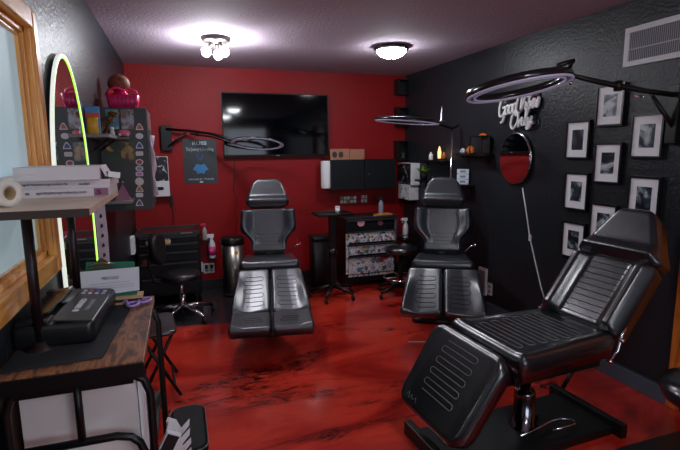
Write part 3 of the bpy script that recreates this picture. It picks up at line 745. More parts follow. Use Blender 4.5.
glove((XR-.12, 5.05, .945), (XR+.003, 5.35, 1.125), 'glove_box', 'white glove carton directly below the tall black printed one', '-X', pr=M_print2)

# ================================================================== BACK WALL
# television
x0, x1, z0, z1 = .476, 1.685, 1.485, 2.18
t = empty('television', ((x0+x1)/2, D-.05, z0), 0, 'large black flat television mounted on the red wall', 'television')
build('housing', MB().rng((x0+.01, D-.058, z0+.01), (x1-.01, D-.012, z1-.01)).rng((x0+.35, D-.013, z0+.15), (x1-.35, D, z1-.15)), M_matte, t, True, .005)
b_ = MB(); e = .012
b_.rng((x0, D-.07, z0), (x1, D-.056, z0+.022)); b_.rng((x0, D-.07, z1-e), (x1, D-.056, z1)); b_.rng((x0, D-.07, z0+.02), (x0+e, D-.056, z1-e)); b_.rng((x1-e, D-.07, z0+.02), (x1, D-.056, z1-e))
build('bezel', b_, mat('glossy_black_bezel', (10, 10, 12), .4, spec=.2), t, True)
build('screen', MB().rng((x0+e, D-.064, z0+.022), (x1-e, D-.0575, z1-e)), mat('tv_glass', (3, 4, 7), .06, spec=.35), t, True)
build('badge', MB().rng(((x0+x1)/2-.02, D-.0712, z0+.007), ((x0+x1)/2+.02, D-.0695, z0+.014)), mat('badge_silver', (150, 150, 155), .4), t, True)
cb = [at(235+dx, y, Y=D-.003) for dx, y in ((0, 156), (-.5, 175), (-1.5, 190), (1.5, 200), (0, 212), (2, 222), (-1, 238))]
build('cable', MB().tube(cb, .004, 6), M_rubber, None, label='thin black cable hanging down the red wall below the television', cat='cable')
# poster
px0, px1, pz0, pz1 = .053, .406, 1.198, 1.683
t = empty('poster', ((px0+px1)/2, D, pz0), 0, 'dark concert poster with a blue figure on the red wall', 'poster')
build('sheet', MB().rng((px0, D-.004, pz0), (px1, D+.003, pz1)), mat('poster_black', (34, 38, 44), .35), t, True)
pc = (px0+px1)/2; M_ptx = mat('poster_pale_ink', (196, 214, 222), .5); M_pbl = mat('poster_blue_ink', (58, 130, 186), .5); M_pbd = mat('poster_deep_blue_ink', (30, 74, 150), .5)
text('lettering', 'RUSS', M_ptx, t, (pc, D-.005, 1.637), (1, 0, 0), (0, 0, 1), width=.15, height=.038, bold=.03)
text('lettering', 'The Journey Is Everything', M_ptx, t, (pc, D-.005, 1.567), (1, 0, 0), (0, 0, 1), width=.29, height=.05)
text('lettering', 'WORLD TOUR', M_ptx, t, (pc, D-.005, 1.247), (1, 0, 0), (0, 0, 1), width=.27, height=.018)
Mp = frame_M((pc, D-.0042, 1.36), (1, 0, 0), (0, 0, 1))
build('printed_figure', merge(MB().prism([(-.085, -.01), (-.04, .055), (0, .04), (.04, .055), (.085, -.01), (.05, -.02), (.035, -.055), (0, -.045), (-.035, -.055), (-.05, -.02)], .0012, Mp)), M_pbl, t, True)
build('printed_figure', merge(MB().prism([(-.04, .175), (-.012, .12), (0, .1), (.012, .12), (.04, .175), (.03, .12), (0, .085), (-.03, .12)], .0012, Mp)), M_pbd, t, True)
build('printed_logo', MB().prism(rrect(.035, .014, .002), .0012, frame_M((pc, D-.0042, 1.217), (1, 0, 0), (0, 0, 1))), M_ptx, t, True)
# black wall cabinet with towel roll, signs
cy0 = D-.22
q0 = at(331, 160, Y=cy0); q1 = at(396, 188, Y=cy0)
t = empty('wall_cabinet', ((q0.x+q1.x)/2, D-.11, q1.z), 0, 'long black cabinet on the red wall right of the television', 'wall cabinet')
build('body', MB().rng((q0.x, cy0+.018, q1.z), (q1.x, D, q0.z)), M_shelf, t, True, .003)
xm = (q0.x+q1.x)/2
for a, c in ((q0.x, xm-.002), (xm+.002, q1.x)):
    dd = build('door', MB().rng((a+.003, cy0, q1.z+.003), (c-.003, cy0+.018, q0.z-.003)), mat('cabinet_door_black', (16, 19, 24), .5, spec=.3), t, True, .002)
    if a == xm+.002: build('knob', MB().sphere((a+.05, cy0-.012, (q0.z+q1.z)/2), .009), M_steel, dd, True)
r0 = at(326, 174, Y=cy0+.08)
t = empty('paper_towel_roll', (r0.x, r0.y, q1.z+.02), 0, 'white paper towel roll hanging at the left end of the black cabinet', 'paper towel roll')
rz0, rz1 = q1.z+.02, q0.z-.01
build('roll', MB().lathe((r0.x, r0.y, rz0), [(.025, 0), (.058, .002), (.06, .01), (.06, rz1-rz0-.01), (.058, rz1-rz0-.002), (.025, rz1-rz0)], 24), M_cream if 0 else mat('paper_towel_white', (232, 232, 234), .8), t, True)
build('holder_rod', MB().cyl((r0.x, r0.y, rz0-.02), .01, rz1-rz0+.04).rng((r0.x-.01, r0.y-.01, rz1+.01), (q0.x+.004, r0.y+.01, rz1+.02)).rng((r0.x-.01, r0.y, rz1+.01), (r0.x+.01, D, rz1+.02)), M_metal, t, True)
M_kraft = mat('kraft_cardboard', (176, 122, 96), .8, vary=.12)
for (a, c, lab) in (((330, 149), (349.5, 160.3), 'brown cardboard sheet with dark round prints leaning on the black cabinet'), ((349.5, 149.3), (364.5, 160.3), 'plain brown cardboard sheet right of the printed one')):
    u = at(*a, Y=D-.06); v = at(*c, Y=D-.06)
    t = empty('cardboard_sheet', ((u.x+v.x)/2, D-.06, q0.z), 0, lab, 'cardboard')
    build('sheet', MB().rng((u.x, D-.065, q0.z), (v.x-.003, D-.058, u.z)), M_kraft, t, True)
    if 'dark' in lab:
        for dx in (.055, .135):
            build('print', MB().prism(disc(.036, 20, .85), .0012, frame_M((u.x+dx, D-.065, (u.z+q0.z)/2-.005), (1, 0, 0), (0, 0, 1))), mat('dark_ink', (60, 52, 56), .7), t, True)
# tattoo-sticker strips on the wall
for (a, c, lab) in (((340, 196.5), (356.5, 203), 'row of small white stickers on red wall under the cabinet'), ((361, 195), (367, 202.5), 'little mixed sticker cluster right of the sticker row')):
    u = at(*a, Y=D); v = at(*c, Y=D)
    t = empty('wall_sticker', ((u.x+v.x)/2, D, v.z), 0, lab, 'sticker')
    n = 5 if 'row' in lab else 2
    for k in range(n):
        for j in range(2):
            xx = u.x+(v.x-u.x)*(k+.5)/n; zz = v.z+(u.z-v.z)*(j+.5)/2
            build('decal', MB().prism(rrect((v.x-u.x)/n*.85, (u.z-v.z)*.42, .006), .002, frame_M((xx, D-.0005, zz), (1, 0, 0), (0, 0, 1))), [M_white, mat('sticker_olive', (150, 150, 90), .5), M_white][(k*2+j) % 3], t, True)
# left glove dispenser on the red wall
u = at(150, 155, Y=D-.1); v = at(169, 180, Y=D-.1)
glove((-.33, D-.10, 1.24), (v.x, D, 1.50), 'glove_box', 'white carton with black front on red wall, topmost of two by the sticker cabinet', '-Y', pr=photo_mat('carton_black_front', (20, 18, 24), (190, 190, 200), 16, (34, 26, 32), 5, .08))
glove((-.33, D-.10, 1.08), (v.x, D, 1.24), 'glove_box', 'white carton with black oval opening below the black-fronted carton', '-Y', pr=M_white)
o_ = [o for o in bpy.data.objects if o.get('label') == 'white carton with black oval opening below the black-fronted carton'][0]
build('opening', MB().prism([(x, y) for x, y in rrect(.09, .035, .017)], .003, frame_M(((v.x-.33)/2+.012, D-.1018, 1.165), (1, 0, 0), (0, 0, 1))), M_matte, o_, True)
pl = at(171.5, 200, Y=D-.02)
t = empty('power_adapter', (pl.x, D-.02, pl.z-.05), 0, 'black power adapter with a long cable right of the white cartons', 'power adapter')
build('body', MB().box((pl.x, D-.018, pl.z), (.035, .038, .11)), M_matte, t, True, .005)
build('cable', MB().tube([(pl.x, D-.012, pl.z-.05), (pl.x+.01, D-.01, pl.z-.15), (pl.x+.0, D-.01, pl.z-.28), (pl.x+.005, D-.01, pl.z-.36)], .004, 6), M_rubber, t, True)

# ================================================================== RING LAMPS
M_diff = mat('ring_lamp_diffuser', (188, 186, 204), .2, emit=.1, ecol=(215, 208, 255))
M_rblk = mat('ring_lamp_body', (26, 26, 30), .22, coat=.3)
def ring_lamp(c, nrm, R, lab, name='ring_lamp', w=.055, hgt=.03, parts=True):
    """ring with its light face on the +nrm side"""
    t = empty(name, c, 0, lab, 'ring lamp')
    n = Vector(nrm).normalized(); r = n.orthogonal().normalized(); Mx = frame_M((0, 0, 0), r, n.cross(r)); N = 64
    def ring(prof):
        rs = []
        for i in range(N+1):
            a = 2*PI*i/N; rs.append([(math.cos(a)*q, math.sin(a)*q, z) for q, z in prof])
        return MB().loft(rs, False, False, True, True, Mx)
    h = hgt/2
    build('body', ring([(R-w+.003, h*.6), (R-w, 0), (R-w+.004, -h), (R-w/2, -h*1.3), (R-.004, -h), (R, 0), (R-.003, h*.6), (R-w/2, h*.5)]), M_rblk, t)
    build('diffuser', ring([(R-w+.003, h*.6), (R-w+.008, h), (R-w+.014, h), (R-w+.016, h*.55)]), M_diff, t)
    build('diffuser', ring([(R-.016, h*.55), (R-.015, h*.95), (R-.005, h*.95), (R-.001, h*.7), (R-.003, h*.5)]), M_diff, t)
    return t, Mx
# foreground ring on a wall arm (right wall)
rc = Vector((1.822, 2.25, 1.882)); R = .285
t1, _ = ring_lamp(rc, (.105, -.143, -.984), R, 'large ring lamp on a black wall arm above the reclined chair', hgt=.045)
ex = at(571, 76, X=2.08)
mt = Vector((XR, 1.995, 1.84))
arm = [at(566, 74, X=2.09), at(590, 80, X=2.22), at(618, 86, X=2.38), at(645, 91, X=2.53), at(676, 95, X=XR-.03)]
build('arm', MB().tube(arm, [.012, .014, .017, .015, .015], 10), M_metal, t1, True)
build('yoke', MB().tube([rc+Vector((.08, -.2, .085)), rc+Vector((.16, -.22, .11)), arm[0]], .012, 8).sphere(arm[0], .018), M_metal, t1, True)
build('joint', MB().cyl(arm[2]+Vector((0, 0, -.028)), .022, .056), M_metal, t1, True)
build('thumb_screw', MB().sphere(at(571, 83, X=2.1), .012), M_chrome, t1, True)
build('thumb_screw', MB().tube([arm[3]+Vector((-.02, 0, -.03)), arm[3]+Vector((-.07, .02, -.028))], .006).sphere(arm[3]+Vector((-.01, 0, -.035)), .01), M_chrome, t1, True)
build('brace', MB().tube([at(652, 96, X=2.56), at(674, 128, X=XR-.03)], .013, 8), M_metal, t1, True)
build('wall_bracket', MB().rng((XR-.045, 1.95, 1.56), (XR, 2.015, 1.89)), M_metal, t1, True, .004)
# ring by the television
r0c = at(257.5, 143.5, Y=4.86)
t0, _ = ring_lamp(r0c, (-.10, -.19, -.977), .265, 'ring lamp on a wall arm in front of the television', w=.04, hgt=.016)
a0 = [at(166, 129, Y=D-.06), at(190, 131, Y=5.3), at(212, 134, Y=5.1), at(236, 141, Y=4.9)]
build('arm', MB().tube(a0, .014, 8).tube([p+Vector((0, 0, -.03)) for p in a0[1:]], .008, 6), M_metal, t0, True)
build('brace', MB().tube([at(168, 147, Y=D-.05), at(186, 133, Y=5.32)], .012, 8), M_metal, t0, True)
build('wall_bracket', MB().rng((-.159, D-.06, 1.56), (-.05, D, 1.82)), M_metal, t0, True, .004)
build('pivot_knob', MB().cyl(at(197, 136, Y=5.25), .015, .05), M_metal, t0, True)
build('yoke', MB().tube([a0[-1], r0c+Vector((-.14, -.12, .02)), r0c+Vector((-.02, -.03, .05)), r0c+Vector((.14, .1, .03)), r0c+Vector((.2, .12, .0))], .009, 6), M_metal, t0, True)
# ring on a floor stand behind chair 2
sx, sy = 2.585, 4.135
rc2 = at(407, 121, Y=3.62)
t2, _ = ring_lamp(rc2, (-.07, .036, -.997), .27, 'ring lamp seen edge-on, on a chrome floor stand behind the upright chair', w=.05)
pt = Vector((sx, sy, 1.745))
build('pole', MB().cyl((sx, sy, .04), .011, 1.72).cyl((sx, sy, .04), .016, .9), M_chrome, t2, True)
build('arm', MB().tube([pt, rc2+Vector((.42, .26, .0)), rc2+Vector((.24, .12, .02))], .015, 8).tube([pt, pt+Vector((.08, .03, .03))], .013), M_metal, t2, True)
build('yoke', MB().tube([rc2+Vector((.24, .12, .02)), rc2+Vector((.0, .0, .035)), rc2+Vector((-.2, -.1, .01))], .009, 6), M_metal, t2, True)
q = at(442, 113, Y=3.85)
build('counterweight', MB().lathe((q.x, 3.85, q.z-.08), [(.03, 0), (.032, .01), (.014, .02), (.014, .09), (.006, .1), (.006, .14)], 14), mat('grey_metal', (120, 122, 128), .3, .8), t2, True)
build('base', MB().lathe((sx, sy, 0), [(.10, 0), (.10, .02), (.03, .04)], 28), M_metal, t2, True)

# ================================================================== FURNITURE ALONG THE RED WALL
M_chest = mat('tool_chest_black', (15, 15, 17), .45, spec=.3)
M_chest2 = mat('tool_chest_edge', (58, 58, 62), .35, .3)
M_redlin = mat('dark_red_liner', (96, 22, 22), .6)
def caster(p, parent):
    b_ = MB().cyl((p[0]-.012, p[1], .03), .03, .024, 14, 'X').box((p[0], p[1], .075), (.035, .035, .04))
    return build('caster', b_, M_rubber, parent, True)
# chest 1
x0, x1, y0, y1, zt = -.44, .16, 4.92, 5.38, .75
t = empty('tool_chest', ((x0+x1)/2, (y0+y1)/2, 0), 0, 'black rolling tool chest with few stickers, left of the steel bin', 'tool chest')
build('body', MB().rng((x0, y0+.015, .1), (x1, y1, zt-.03)), M_chest, t, True, .006)
build('lid_tray', MB().rng((x0-.006, y0-.0, zt-.03), (x1+.006, y0+.02, zt+.005)).rng((x0-.006, y0, zt-.03), (x0+.012, y1, zt+.005)).rng((x1-.012, y0, zt-.03), (x1+.006, y1, zt+.005)).rng((x0, y1-.02, zt-.03), (x1, y1, zt+.005)), M_chest2, t, True, .003)
build('liner', MB().rng((x0+.012, y0+.02, zt-.03), (x1-.012, y1-.02, zt-.02)), M_redlin, t, True)
for a, c in ((.13, .3), (.31, .45), (.46, .56), (.57, .645), (.655, .72)):
    dd = build('drawer', MB().rng((x0+.02, y0, a), (x1-.02, y0+.016, c)), mat('drawer_black', (18, 18, 21), .4, spec=.3), t, True, .004)
    build('handle', MB().rng((x0+.03, y0-.014, c-.022), (x1-.03, y0, c-.008)), M_chest2, dd, True, .003)
build('badge', MB().rng((x1-.18, y0-.004, zt-.016), (x1-.07, y0-.0, zt-.004)), M_steel, t, True)
for (px, py, sz, m) in ((148, 243, .05, mat('grey_sticker', (120, 122, 124), .5)), (167, 241.5, .075, mat('cream_sticker', (205, 190, 170), .5)), (145, 262, .05, mat('dull_red_sticker', (90, 30, 30), .5))):
    q = at(px, py, Y=y0-.0005); build('sticker', MB().prism(disc(sz/2, 10, 1), .0018, frame_M(q, (1, 0, 0), (0, 0, 1))), m, t, True)
q = at(167, 243, Y=y0-.002); build('sticker', MB().prism([(0, -.022), (.02, 0), (0, .022), (-.02, 0)], .002, frame_M(q, (1, 0, 0), (0, 0, 1))), mat('orange_sticker', (220, 140, 40), .5), t, True)
for cx in (x0+.06, x1-.06):
    for cy in (y0+.06, y1-.06): caster((cx, cy), t)
build('towel_bar', MB().tube([(x0-.004, y0+.05, .70), (x0-.016, y0+.05, .70), (x0-.016, y0+.3, .70), (x0-.004, y0+.3, .70)], .006), M_chrome, t, True)
u = at(133.5, 246, Y=4.86)
build('paper_towel', MB().rng((XL-.003, 4.70, .60), (XL+.03, 4.84, .76)), mat('paper_towel_white', (232, 232, 234), .8), None, label='white folded paper hanging on the left wall beside the black tool chest', cat='paper')
# spray bottles
def spray(o, s, bodym, headm, labm, lab, tilt=0, rz=0, parts_label=True, group=None):
    t = empty('spray_bottle', o, rz, lab, 'spray bottle', group)
    t.scale = (1, 1, 1)
    r, h = .036*s, .26*s
    build('body', MB().lathe((0, 0, 0), [(r*.92, 0), (r, .008), (r, h*.5), (r*.85, h*.62), (r*.42, h*.74), (r*.42, h*.78)], 20), bodym, t)
    hd = MB(); hd.box((-.012*s, 0, h*.9), (.075*s, .022*s, .035*s)); hd.cyl((0, 0, h*.77), r*.5, h*.09); hd.box((-.055*s, 0, h*.9), (.02*s, .014*s, .018*s)); hd.box((-.035*s, 0, h*.82), (.008*s, .014*s, .05*s), ry=.5)
    build('trigger_head', hd, headm, t, bevel=.002)
    if labm: build('label', MB().lathe((0, 0, h*.12), [(r*1.012, 0), (r*1.012, h*.36)], 20), labm, t)
    return t
q = at(212.5, 258, Y=5.34)
hk = empty('wall_ledge', (q.x, D-.01, q.z-.01), 0, 'small black ledge holding the pink-labelled spray bottle on the red wall', 'ledge')
build('ledge', MB().rng((q.x-.045, D-.12, q.z-.008), (q.x+.045, D, q.z)), M_metal, hk, True)
spray((q.x, 5.345, q.z), 1.08, M_white, M_white, mat('pink_label', (225, 70, 140), .5), 'white spray bottle with pink label against the red wall')
q = at(205, 240, Y=5.30)
t = empty('wall_ledge', (.19, D-.01, q.z-.012), 0, 'small black ledge right behind the tool chest corner', 'ledge')
build('ledge', MB().rng((q.x-.05, D-.16, q.z-.008), (q.x+.05, D, q.z)), M_metal, t, True)
spray((q.x, 5.32, q.z), .72, mat('cloudy_plastic', (170, 165, 160), .3), mat('pink_red_plastic', (190, 40, 70), .4), None, 'cloudy spray bottle with pink-red head at the tool chest corner')
# steel bin
t = empty('trash_bin', (.50, 5.08, 0), 0, 'round brushed steel pedal bin with black lid', 'trash bin')
build('body', MB().lathe((0, 0, .03), [(.115, 0), (.118, .01), (.118, .54)], 32), M_steel, t)
build('base_ring', MB().lathe((0, 0, 0), [(.12, 0), (.122, .03), (.118, .035)], 32), M_rubber, t)
build('lid', MB().lathe((0, 0, .565), [(.123, 0), (.126, .02), (.124, .06), (.11, .075), (.05, .082), (.005, .083)], 32), M_black, t)
build('pedal', MB().box((0, -.14, .02), (.06, .06, .012)), M_rubber, t, bevel=.003)
q = at(236, 253, Y=4.96); build('sticker', MB().prism(disc(.022), .003, frame_M((q.x, 4.965, q.z), (1, 0, 0), (0, 0, 1))), mat('orange_round_sticker', (225, 160, 50), .5), t, True)
# slim black bin
t = empty('trash_bin', (1.475, 5.02, 0), 0, 'slim matte black bin between the tray stand and the television wall', 'trash bin')
build('body', MB().rbox((-.125, -.1, 0), (.115, .1, .55), .03, 4), mat('bin_black', (16, 17, 19), .45), t)
build('lid', MB().rbox((-.13, -.105, .55), (.12, .105, .61), .03, 4), M_black, t)
# rolling tray stand
tx, ty = 1.48, 4.62
t = empty('tray_stand', (tx, ty, 0), 0, 'black rolling tray stand with five caster feet left of sticker chest', 'tray stand')
build('tray', MB().rbox((-.19, -.15, .885), (.19, .15, .9), .03, 4).tube([(x, y, .903) for x, y in rrect(.376, .296, .03)], .006, 6, True), M_metal, t)
build('column', MB().rng((-.032, -.032, .12), (.032, .032, .885)), M_metal, t)
build('collar', MB().cyl((0, 0, .45), .042, .07).sphere((.05, 0, .48), .016), M_metal, t)
build('seal', MB().box((0, -.033, .5), (.012, .004, .05)), M_white, t)
for k in range(5):
    a = 2*PI*k/5+.35
    lg = build('leg', MB().tube([(0, 0, .13), (math.cos(a)*.13, math.sin(a)*.13, .10), (math.cos(a)*.25, math.sin(a)*.25, .07)], [.028, .02, .015]), M_metal, t)
    build('caster', MB().cyl((math.cos(a)*.25-.01, math.sin(a)*.25, .028), .028, .022, 14, 'X'), M_rubber, lg)
q = at(337.5, 213, Z=.905)
t = empty('paper_cup', (q.x, q.y, .905), 0, 'small white cup standing on the black tray stand', 'cup')
build('cup', MB().lathe((0, 0, -.004), [(.018, 0), (.026, .065), (.023, .062), (.016, .01)], 18), M_white, t)
build('lid', MB().lathe((0, 0, .061), [(.028, 0), (.028, .006), (.02, .01)], 18), M_white, t)
# sticker-bombed chest
u = at(346, 218, Y=4.86); v = at(401, 280, Y=4.86)
x0, x1, y0, y1, zt = u.x, 2.34, 4.86, 5.33, .785
t = empty('tool_chest', ((x0+x1)/2, (y0+y1)/2, 0), 0, 'black tool chest with drawers covered in colourful stickers', 'tool chest')
build('body', MB().rng((x0, y0+.015, .12), (x1, y1, zt)), M_chest, t, True, .006)
build('base_frame', MB().rng((x0-.0, y0+.01, .05), (x1, y1, .12)), M_chest, t, True)
S1 = sticker_mat('sticker_collage_small', 42); S2 = sticker_mat('sticker_collage_medium', 28); S3 = sticker_mat('sticker_collage_large', 22)
for a, c, m in ((.655, .755, None), (.515, .625, S1), (.375, .475, S2), (.155, .335, S3)):
    dd = build('drawer', MB().rng((x0+.03, y0, a), (x1-.03, y0+.016, c)), m or mat('drawer_black', (26, 26, 29), .32), t, True, .003)
    build('handle', MB().rng((x0+.02, y0-.016, c+.004), (x1-.02, y0+.01, c+.02)), M_chest2, dd, True, .003)
build('sticker_strip', MB().rng((x0-.001, y0+.006, .16), (x0+.028, y0+.0155, .62)), S1, t, True)
build('sticker_strip', MB().rng((x0+.03, y0+.006, .12), (x1-.03, y0+.0155, .142)), S1, t, True)
build('sticker_strip', MB().rng((x1-.026, y0+.006, .5), (x1-.004, y0+.0155, .76)), mat('grey_sticker_strip', (110, 112, 118), .5), t, True)
for (px, py, r_, m) in ((361, 223, .04, mat('pink_sticker', (222, 160, 168), .5)), (380.5, 223, .03, mat('wine_sticker', (120, 60, 66), .5))):
    q = at(px, py, Y=y0); build('sticker', MB().prism(disc(r_, 14, 1.1), .003, frame_M((q.x, y0, q.z), (1, 0, 0), (0, 0, 1))), m, t, True)
for cx in (x0+.06, x1-.06):
    for cy in (y0+.06, y1-.06): caster((cx, cy), t)
build('top_rail', MB().rng((x0-.004, y0, zt), (x1+.004, y0+.012, zt+.022)).rng((x0-.004, y0, zt), (x0+.008, y1, zt+.022)).rng((x1-.008, y0, zt), (x1+.004, y1, zt+.022)), M_chest2, t, True, .002)
q = at(381, 212, Y=5.12)
spray((q.x, 5.12, zt), .85, mat('clear_bottle', (150, 150, 165), .2), M_matte, None, 'clear pump bottle standing on the sticker-covered tool chest')
q = at(386, 217, Z=zt+.02)
q.x += .06; t = empty('paper_folder', (q.x, 5.0, zt), 0, 'orange yellow folder lying on top of the sticker-covered chest', 'folder')
build('folder', MB().box((q.x-.01, 4.95, zt+.026), (.20, .11, .010), rz=.1), mat('orange_paper', (214, 130, 40), .7), t, True)
build('sheets', MB().box((q.x-.01, 4.95, zt+.011), (.19, .10, .02), rz=.1), M_cream, t, True)
t = empty('black_tray', (x0+.20, 5.02, zt), 0, 'flat black tray on left part of the sticker-covered chest', 'tray')
build('tray', MB().rbox((-.14, -.11, 0), (.12, .12, .012), .02), M_metal, t)
# bottles beside the chest, standing on a side shelf
bx = x1+.09
t = empty('bottle_caddy', (bx, 5.0, 0), 0, 'narrow black caddy on the right side of the sticker chest', 'caddy')
build('board', MB().rng((x1+.005, 4.86, .50), (bx+.12, 5.06, .515)), M_metal, t, True)
build('rail', MB().tube([(x1+.008, 4.862, .56), (bx+.118, 4.862, .56), (bx+.118, 5.058, .56), (x1+.008, 5.058, .56)], .005), M_metal, t, True)
build('support', MB().rng((x1+.005, 4.9, .40), (x1+.02, 5.02, .50)).tube([(x1+.01, 4.96, .42), (bx+.1, 4.96, .5)], .008), M_metal, t, True)
spray((bx+.055, 4.93, .515), .95, M_white, M_white, None, 'plain white spray bottle right of the sticker-covered chest')
spray((bx-.03, 4.97, .515), .95, mat('dark_red_bottle', (96, 14, 34), .3), mat('dark_red_cap', (130, 20, 44), .4), None, 'dark red spray bottle between sticker chest and the plain white one')
# rolling stool by chest 2
q = at(403, 285, Z=.05); sx, sy = 2.18, 4.42
t = empty('rolling_stool', (sx, sy, 0), 0, 'black rolling stool with chrome foot ring in front of the sticker chest', 'stool')
build('seat', MB().lathe((0, 0, .46), [(.12, 0), (.17, .015), (.182, .04), (.17, .07), (.1, .085), (.005, .088)], 32), M_leather, t)
build('column', MB().cyl((0, 0, .1), .026, .37), M_metal, t)
build('foot_ring', MB().tube([(math.cos(2*PI*k/32)*.18, math.sin(2*PI*k/32)*.18, .20) for k in range(32)], .009, 8, True).tube([(-.18, 0, .2), (.18, 0, .2)], .007).tube([(0, -.18, .2), (0, .18, .2)], .007), M_chrome, t)
for k in range(5):
    a = 2*PI*k/5+.9
    lg = build('leg', MB().tube([(0, 0, .13), (math.cos(a)*.15, math.sin(a)*.15, .10), (math.cos(a)*.27, math.sin(a)*.27, .065)], [.026, .02, .014]), M_metal, t)
    build('caster', MB().cyl((math.cos(a)*.27-.01, math.sin(a)*.27, .027), .027, .02, 14, 'X'), M_rubber, lg)
# office chair by chest 1
ox, oy = -.04, 4.50
t = empty('office_chair', (ox, oy, 0), math.radians(10), 'black office chair with chrome star base before the plain tool chest', 'office chair')
build('seat', MB().lathe((0, 0, .36), [(.10, 0), (.165, .02), (.178, .045), (.165, .08), (.1, .092), (.005, .095)], 36), M_leather_side, t)
bkm = Pad(.30, lambda q: (-.08-.05*math.sin(q*PI*.8), .08+.05*math.sin(q*PI*.8)), .06, Matrix.Translation(Vector((-.19, .06, .52))) @ Matrix.Rotation(math.radians(60), 4, 'Z') @ Matrix.Rotation(math.radians(85), 4, 'X'), .028, .09, None, 20, 20)
build('backrest', bkm.mesh(), M_matte, t)
build('back_support', MB().tube([(-.05, .02, .34), (-.22, .08, .36), (-.26, .1, .5), (-.24, .09, .66)], .014), M_metal, t)
build('gas_lift', MB().cyl((0, 0, .09), .028, .14).cyl((0, 0, .2), .018, .17), M_chrome, t)
for k in range(5):
    a = 2*PI*k/5+math.radians(-62)
    lg = build('leg', MB().tube([(0, 0, .12), (math.cos(a)*.14, math.sin(a)*.14, .105), (math.cos(a)*.29, math.sin(a)*.29, .07)], [.03, .022, .015]), M_chrome, t)
    build('caster', MB().cyl((math.cos(a)*.29-.012, math.sin(a)*.29, .028), .028, .024, 14, 'X'), M_rubber, lg)

# ================================================================== LEFT WALL
# arched mirror with a light strip
MX = XL+.024; my0, my1, mzt, mzb = 2.045, 2.76, 1.955, .12
ma = (my1-my0)/2; mc = (my0+my1)/2; zc = mzt-.62
def arch(off, n=28):
    """outline in (y, z): straight sides, tall rounded head"""
    pts = [(mc-ma-off, mzb-off)]
    for k in range(n+1):
        a = PI-PI*k/n; pts.append((mc+math.cos(a)*(ma+off), zc+math.sin(a)*(mzt-zc+off)))
    pts.append((mc+ma+off, mzb-off)); return pts
AM = Matrix(((0, 0, 1, 0), (1, 0, 0, 0), (0, 1, 0, 0), (0, 0, 0, 1)))       # local x->Y, y->Z, z->X
t = empty('arched_mirror', (XL+.03, mc, mzb), 0, 'tall arched mirror edged with a glowing strip on the left wall', 'mirror')
build('glass', MB().prism(arch(0), .004, Matrix.Translation((MX-.004, 0, 0)) @ AM), M_mirror, t, True)
build('back_board', MB().prism(arch(-.02), .019, Matrix.Translation((MX-.0235, 0, 0)) @ AM), M_matte, t, True)
M_led = mat('lit_led_strip', (200, 255, 90), .4, emit=1.1, ecol=(176, 255, 60))
M_ledw = mat('lit_led_side', (236, 240, 236), .4, emit=.75, ecol=(240, 246, 236))
o0, o1, o2 = arch(-.006), arch(.0), arch(.012)
ld = MB()
ld.loft([[(MX-.002, a[0], a[1]), (MX+.003, a[0], a[1]), (MX+.003, c[0], c[1]), (MX-.002, c[0], c[1])] for a, c in zip(o0, o1)], True, True, False, True)
build('led_strip', ld, M_led, t, True)
ld = MB()
ld.loft([[(MX-.009, a[0], a[1]), (MX+.004, a[0], a[1]), (MX+.004, c[0], c[1]), (MX-.009, c[0], c[1])] for a, c in zip(o1, o2)], True, True, False, True)
build('led_frame', ld, M_ledw, t, True)
# sticker cabinet
cx1, cy0, cy1, cz0, cz1 = -.178, 3.38, 3.86, 1.165, 1.828
M_board = mat('charcoal_board', (58, 62, 62), .45)
t = empty('display_cabinet', ((XL+cx1)/2, (cy0+cy1)/2, cz0), 0, 'charcoal wall cabinet with photos and a column of stickers on its side', 'cabinet')
build('body', MB().rng((XL, cy0, cz0), (cx1, cy1, cz1)), M_board, t, True, .003)
M_sky = photo_mat('photo_sky_blue', (90, 140, 190), (200, 215, 225), 8, (120, 150, 120), 2)
M_pk = photo_mat('photo_green_pink', (70, 110, 70), (170, 180, 190), 16, (150, 100, 120), 4)
M_gold = photo_mat('photo_gold_green', (30, 80, 56), (196, 150, 62), 11, (54, 46, 40), 6)
def onfront(a, c, m, nm='photo', th=.0015):
    u, v = at(*a, Y=cy0), at(*c, Y=cy0)
    build(nm, MB().rng((max(u.x, XL+.002), cy0-th, v.z), (v.x, cy0+.0005, u.z)), m, t, True)
onfront((105, 109), (119.3, 129), M_sky); onfront((120.3, 109.5), (134.5, 129), M_pk); onfront((106, 142), (119.5, 160), M_gold); onfront((120.3, 142), (134.8, 160.5), M_gold)
cols = [((214, 96, 70), 'tri'), ((224, 224, 226), 'oval'), ((70, 74, 150), 'tri'), ((222, 214, 214), 'rect'), ((196, 60, 60), 'oval'), ((150, 150, 160), 'oval'), ((226, 130, 200), 'rect'), ((232, 226, 214), 'disc'), ((186, 120, 70), 'tri'), ((226, 226, 230), 'rect'), ((110, 90, 150), 'tri')]
ys = [127, 136, 145.5, 153.5, 162, 168.5, 174, 181.5, 189, 195, 203]
for (c, sh), yy in zip(cols, ys):
    q = at(139.5, yy, Y=cy0); M0 = frame_M((q.x, cy0, q.z), (1, 0, 0), (0, 0, 1))
    out = {'tri': [(-.025, -.02), (.025, -.02), (.02, .0), (.006, .024), (-.006, .024), (-.02, 0)], 'oval': disc(.02, 20, 1.25), 'rect': rrect(.048, .03, .008), 'disc': disc(.028)}[sh]
    so = build('sticker', MB().prism([(x*.95, y*.95) for x, y in out], .0012, M0), M_white, t, True)
    build('print', MB().prism([(x*.66, y*.66) for x, y in out], .0016, M0), mat('sticker_%02d' % ys.index(yy), c, .4), so, True)
q = at(150, 120, X=cx1)
sd = MB(); sd.rng((cx1, 3.45, 1.70), (cx1+.0015, 3.80, 1.82)); build('photo', sd, photo_mat('photo_grey_face', (60, 56, 60), (150, 140, 140), 14, (110, 70, 74), 9), t, True)
rb = MB(); 
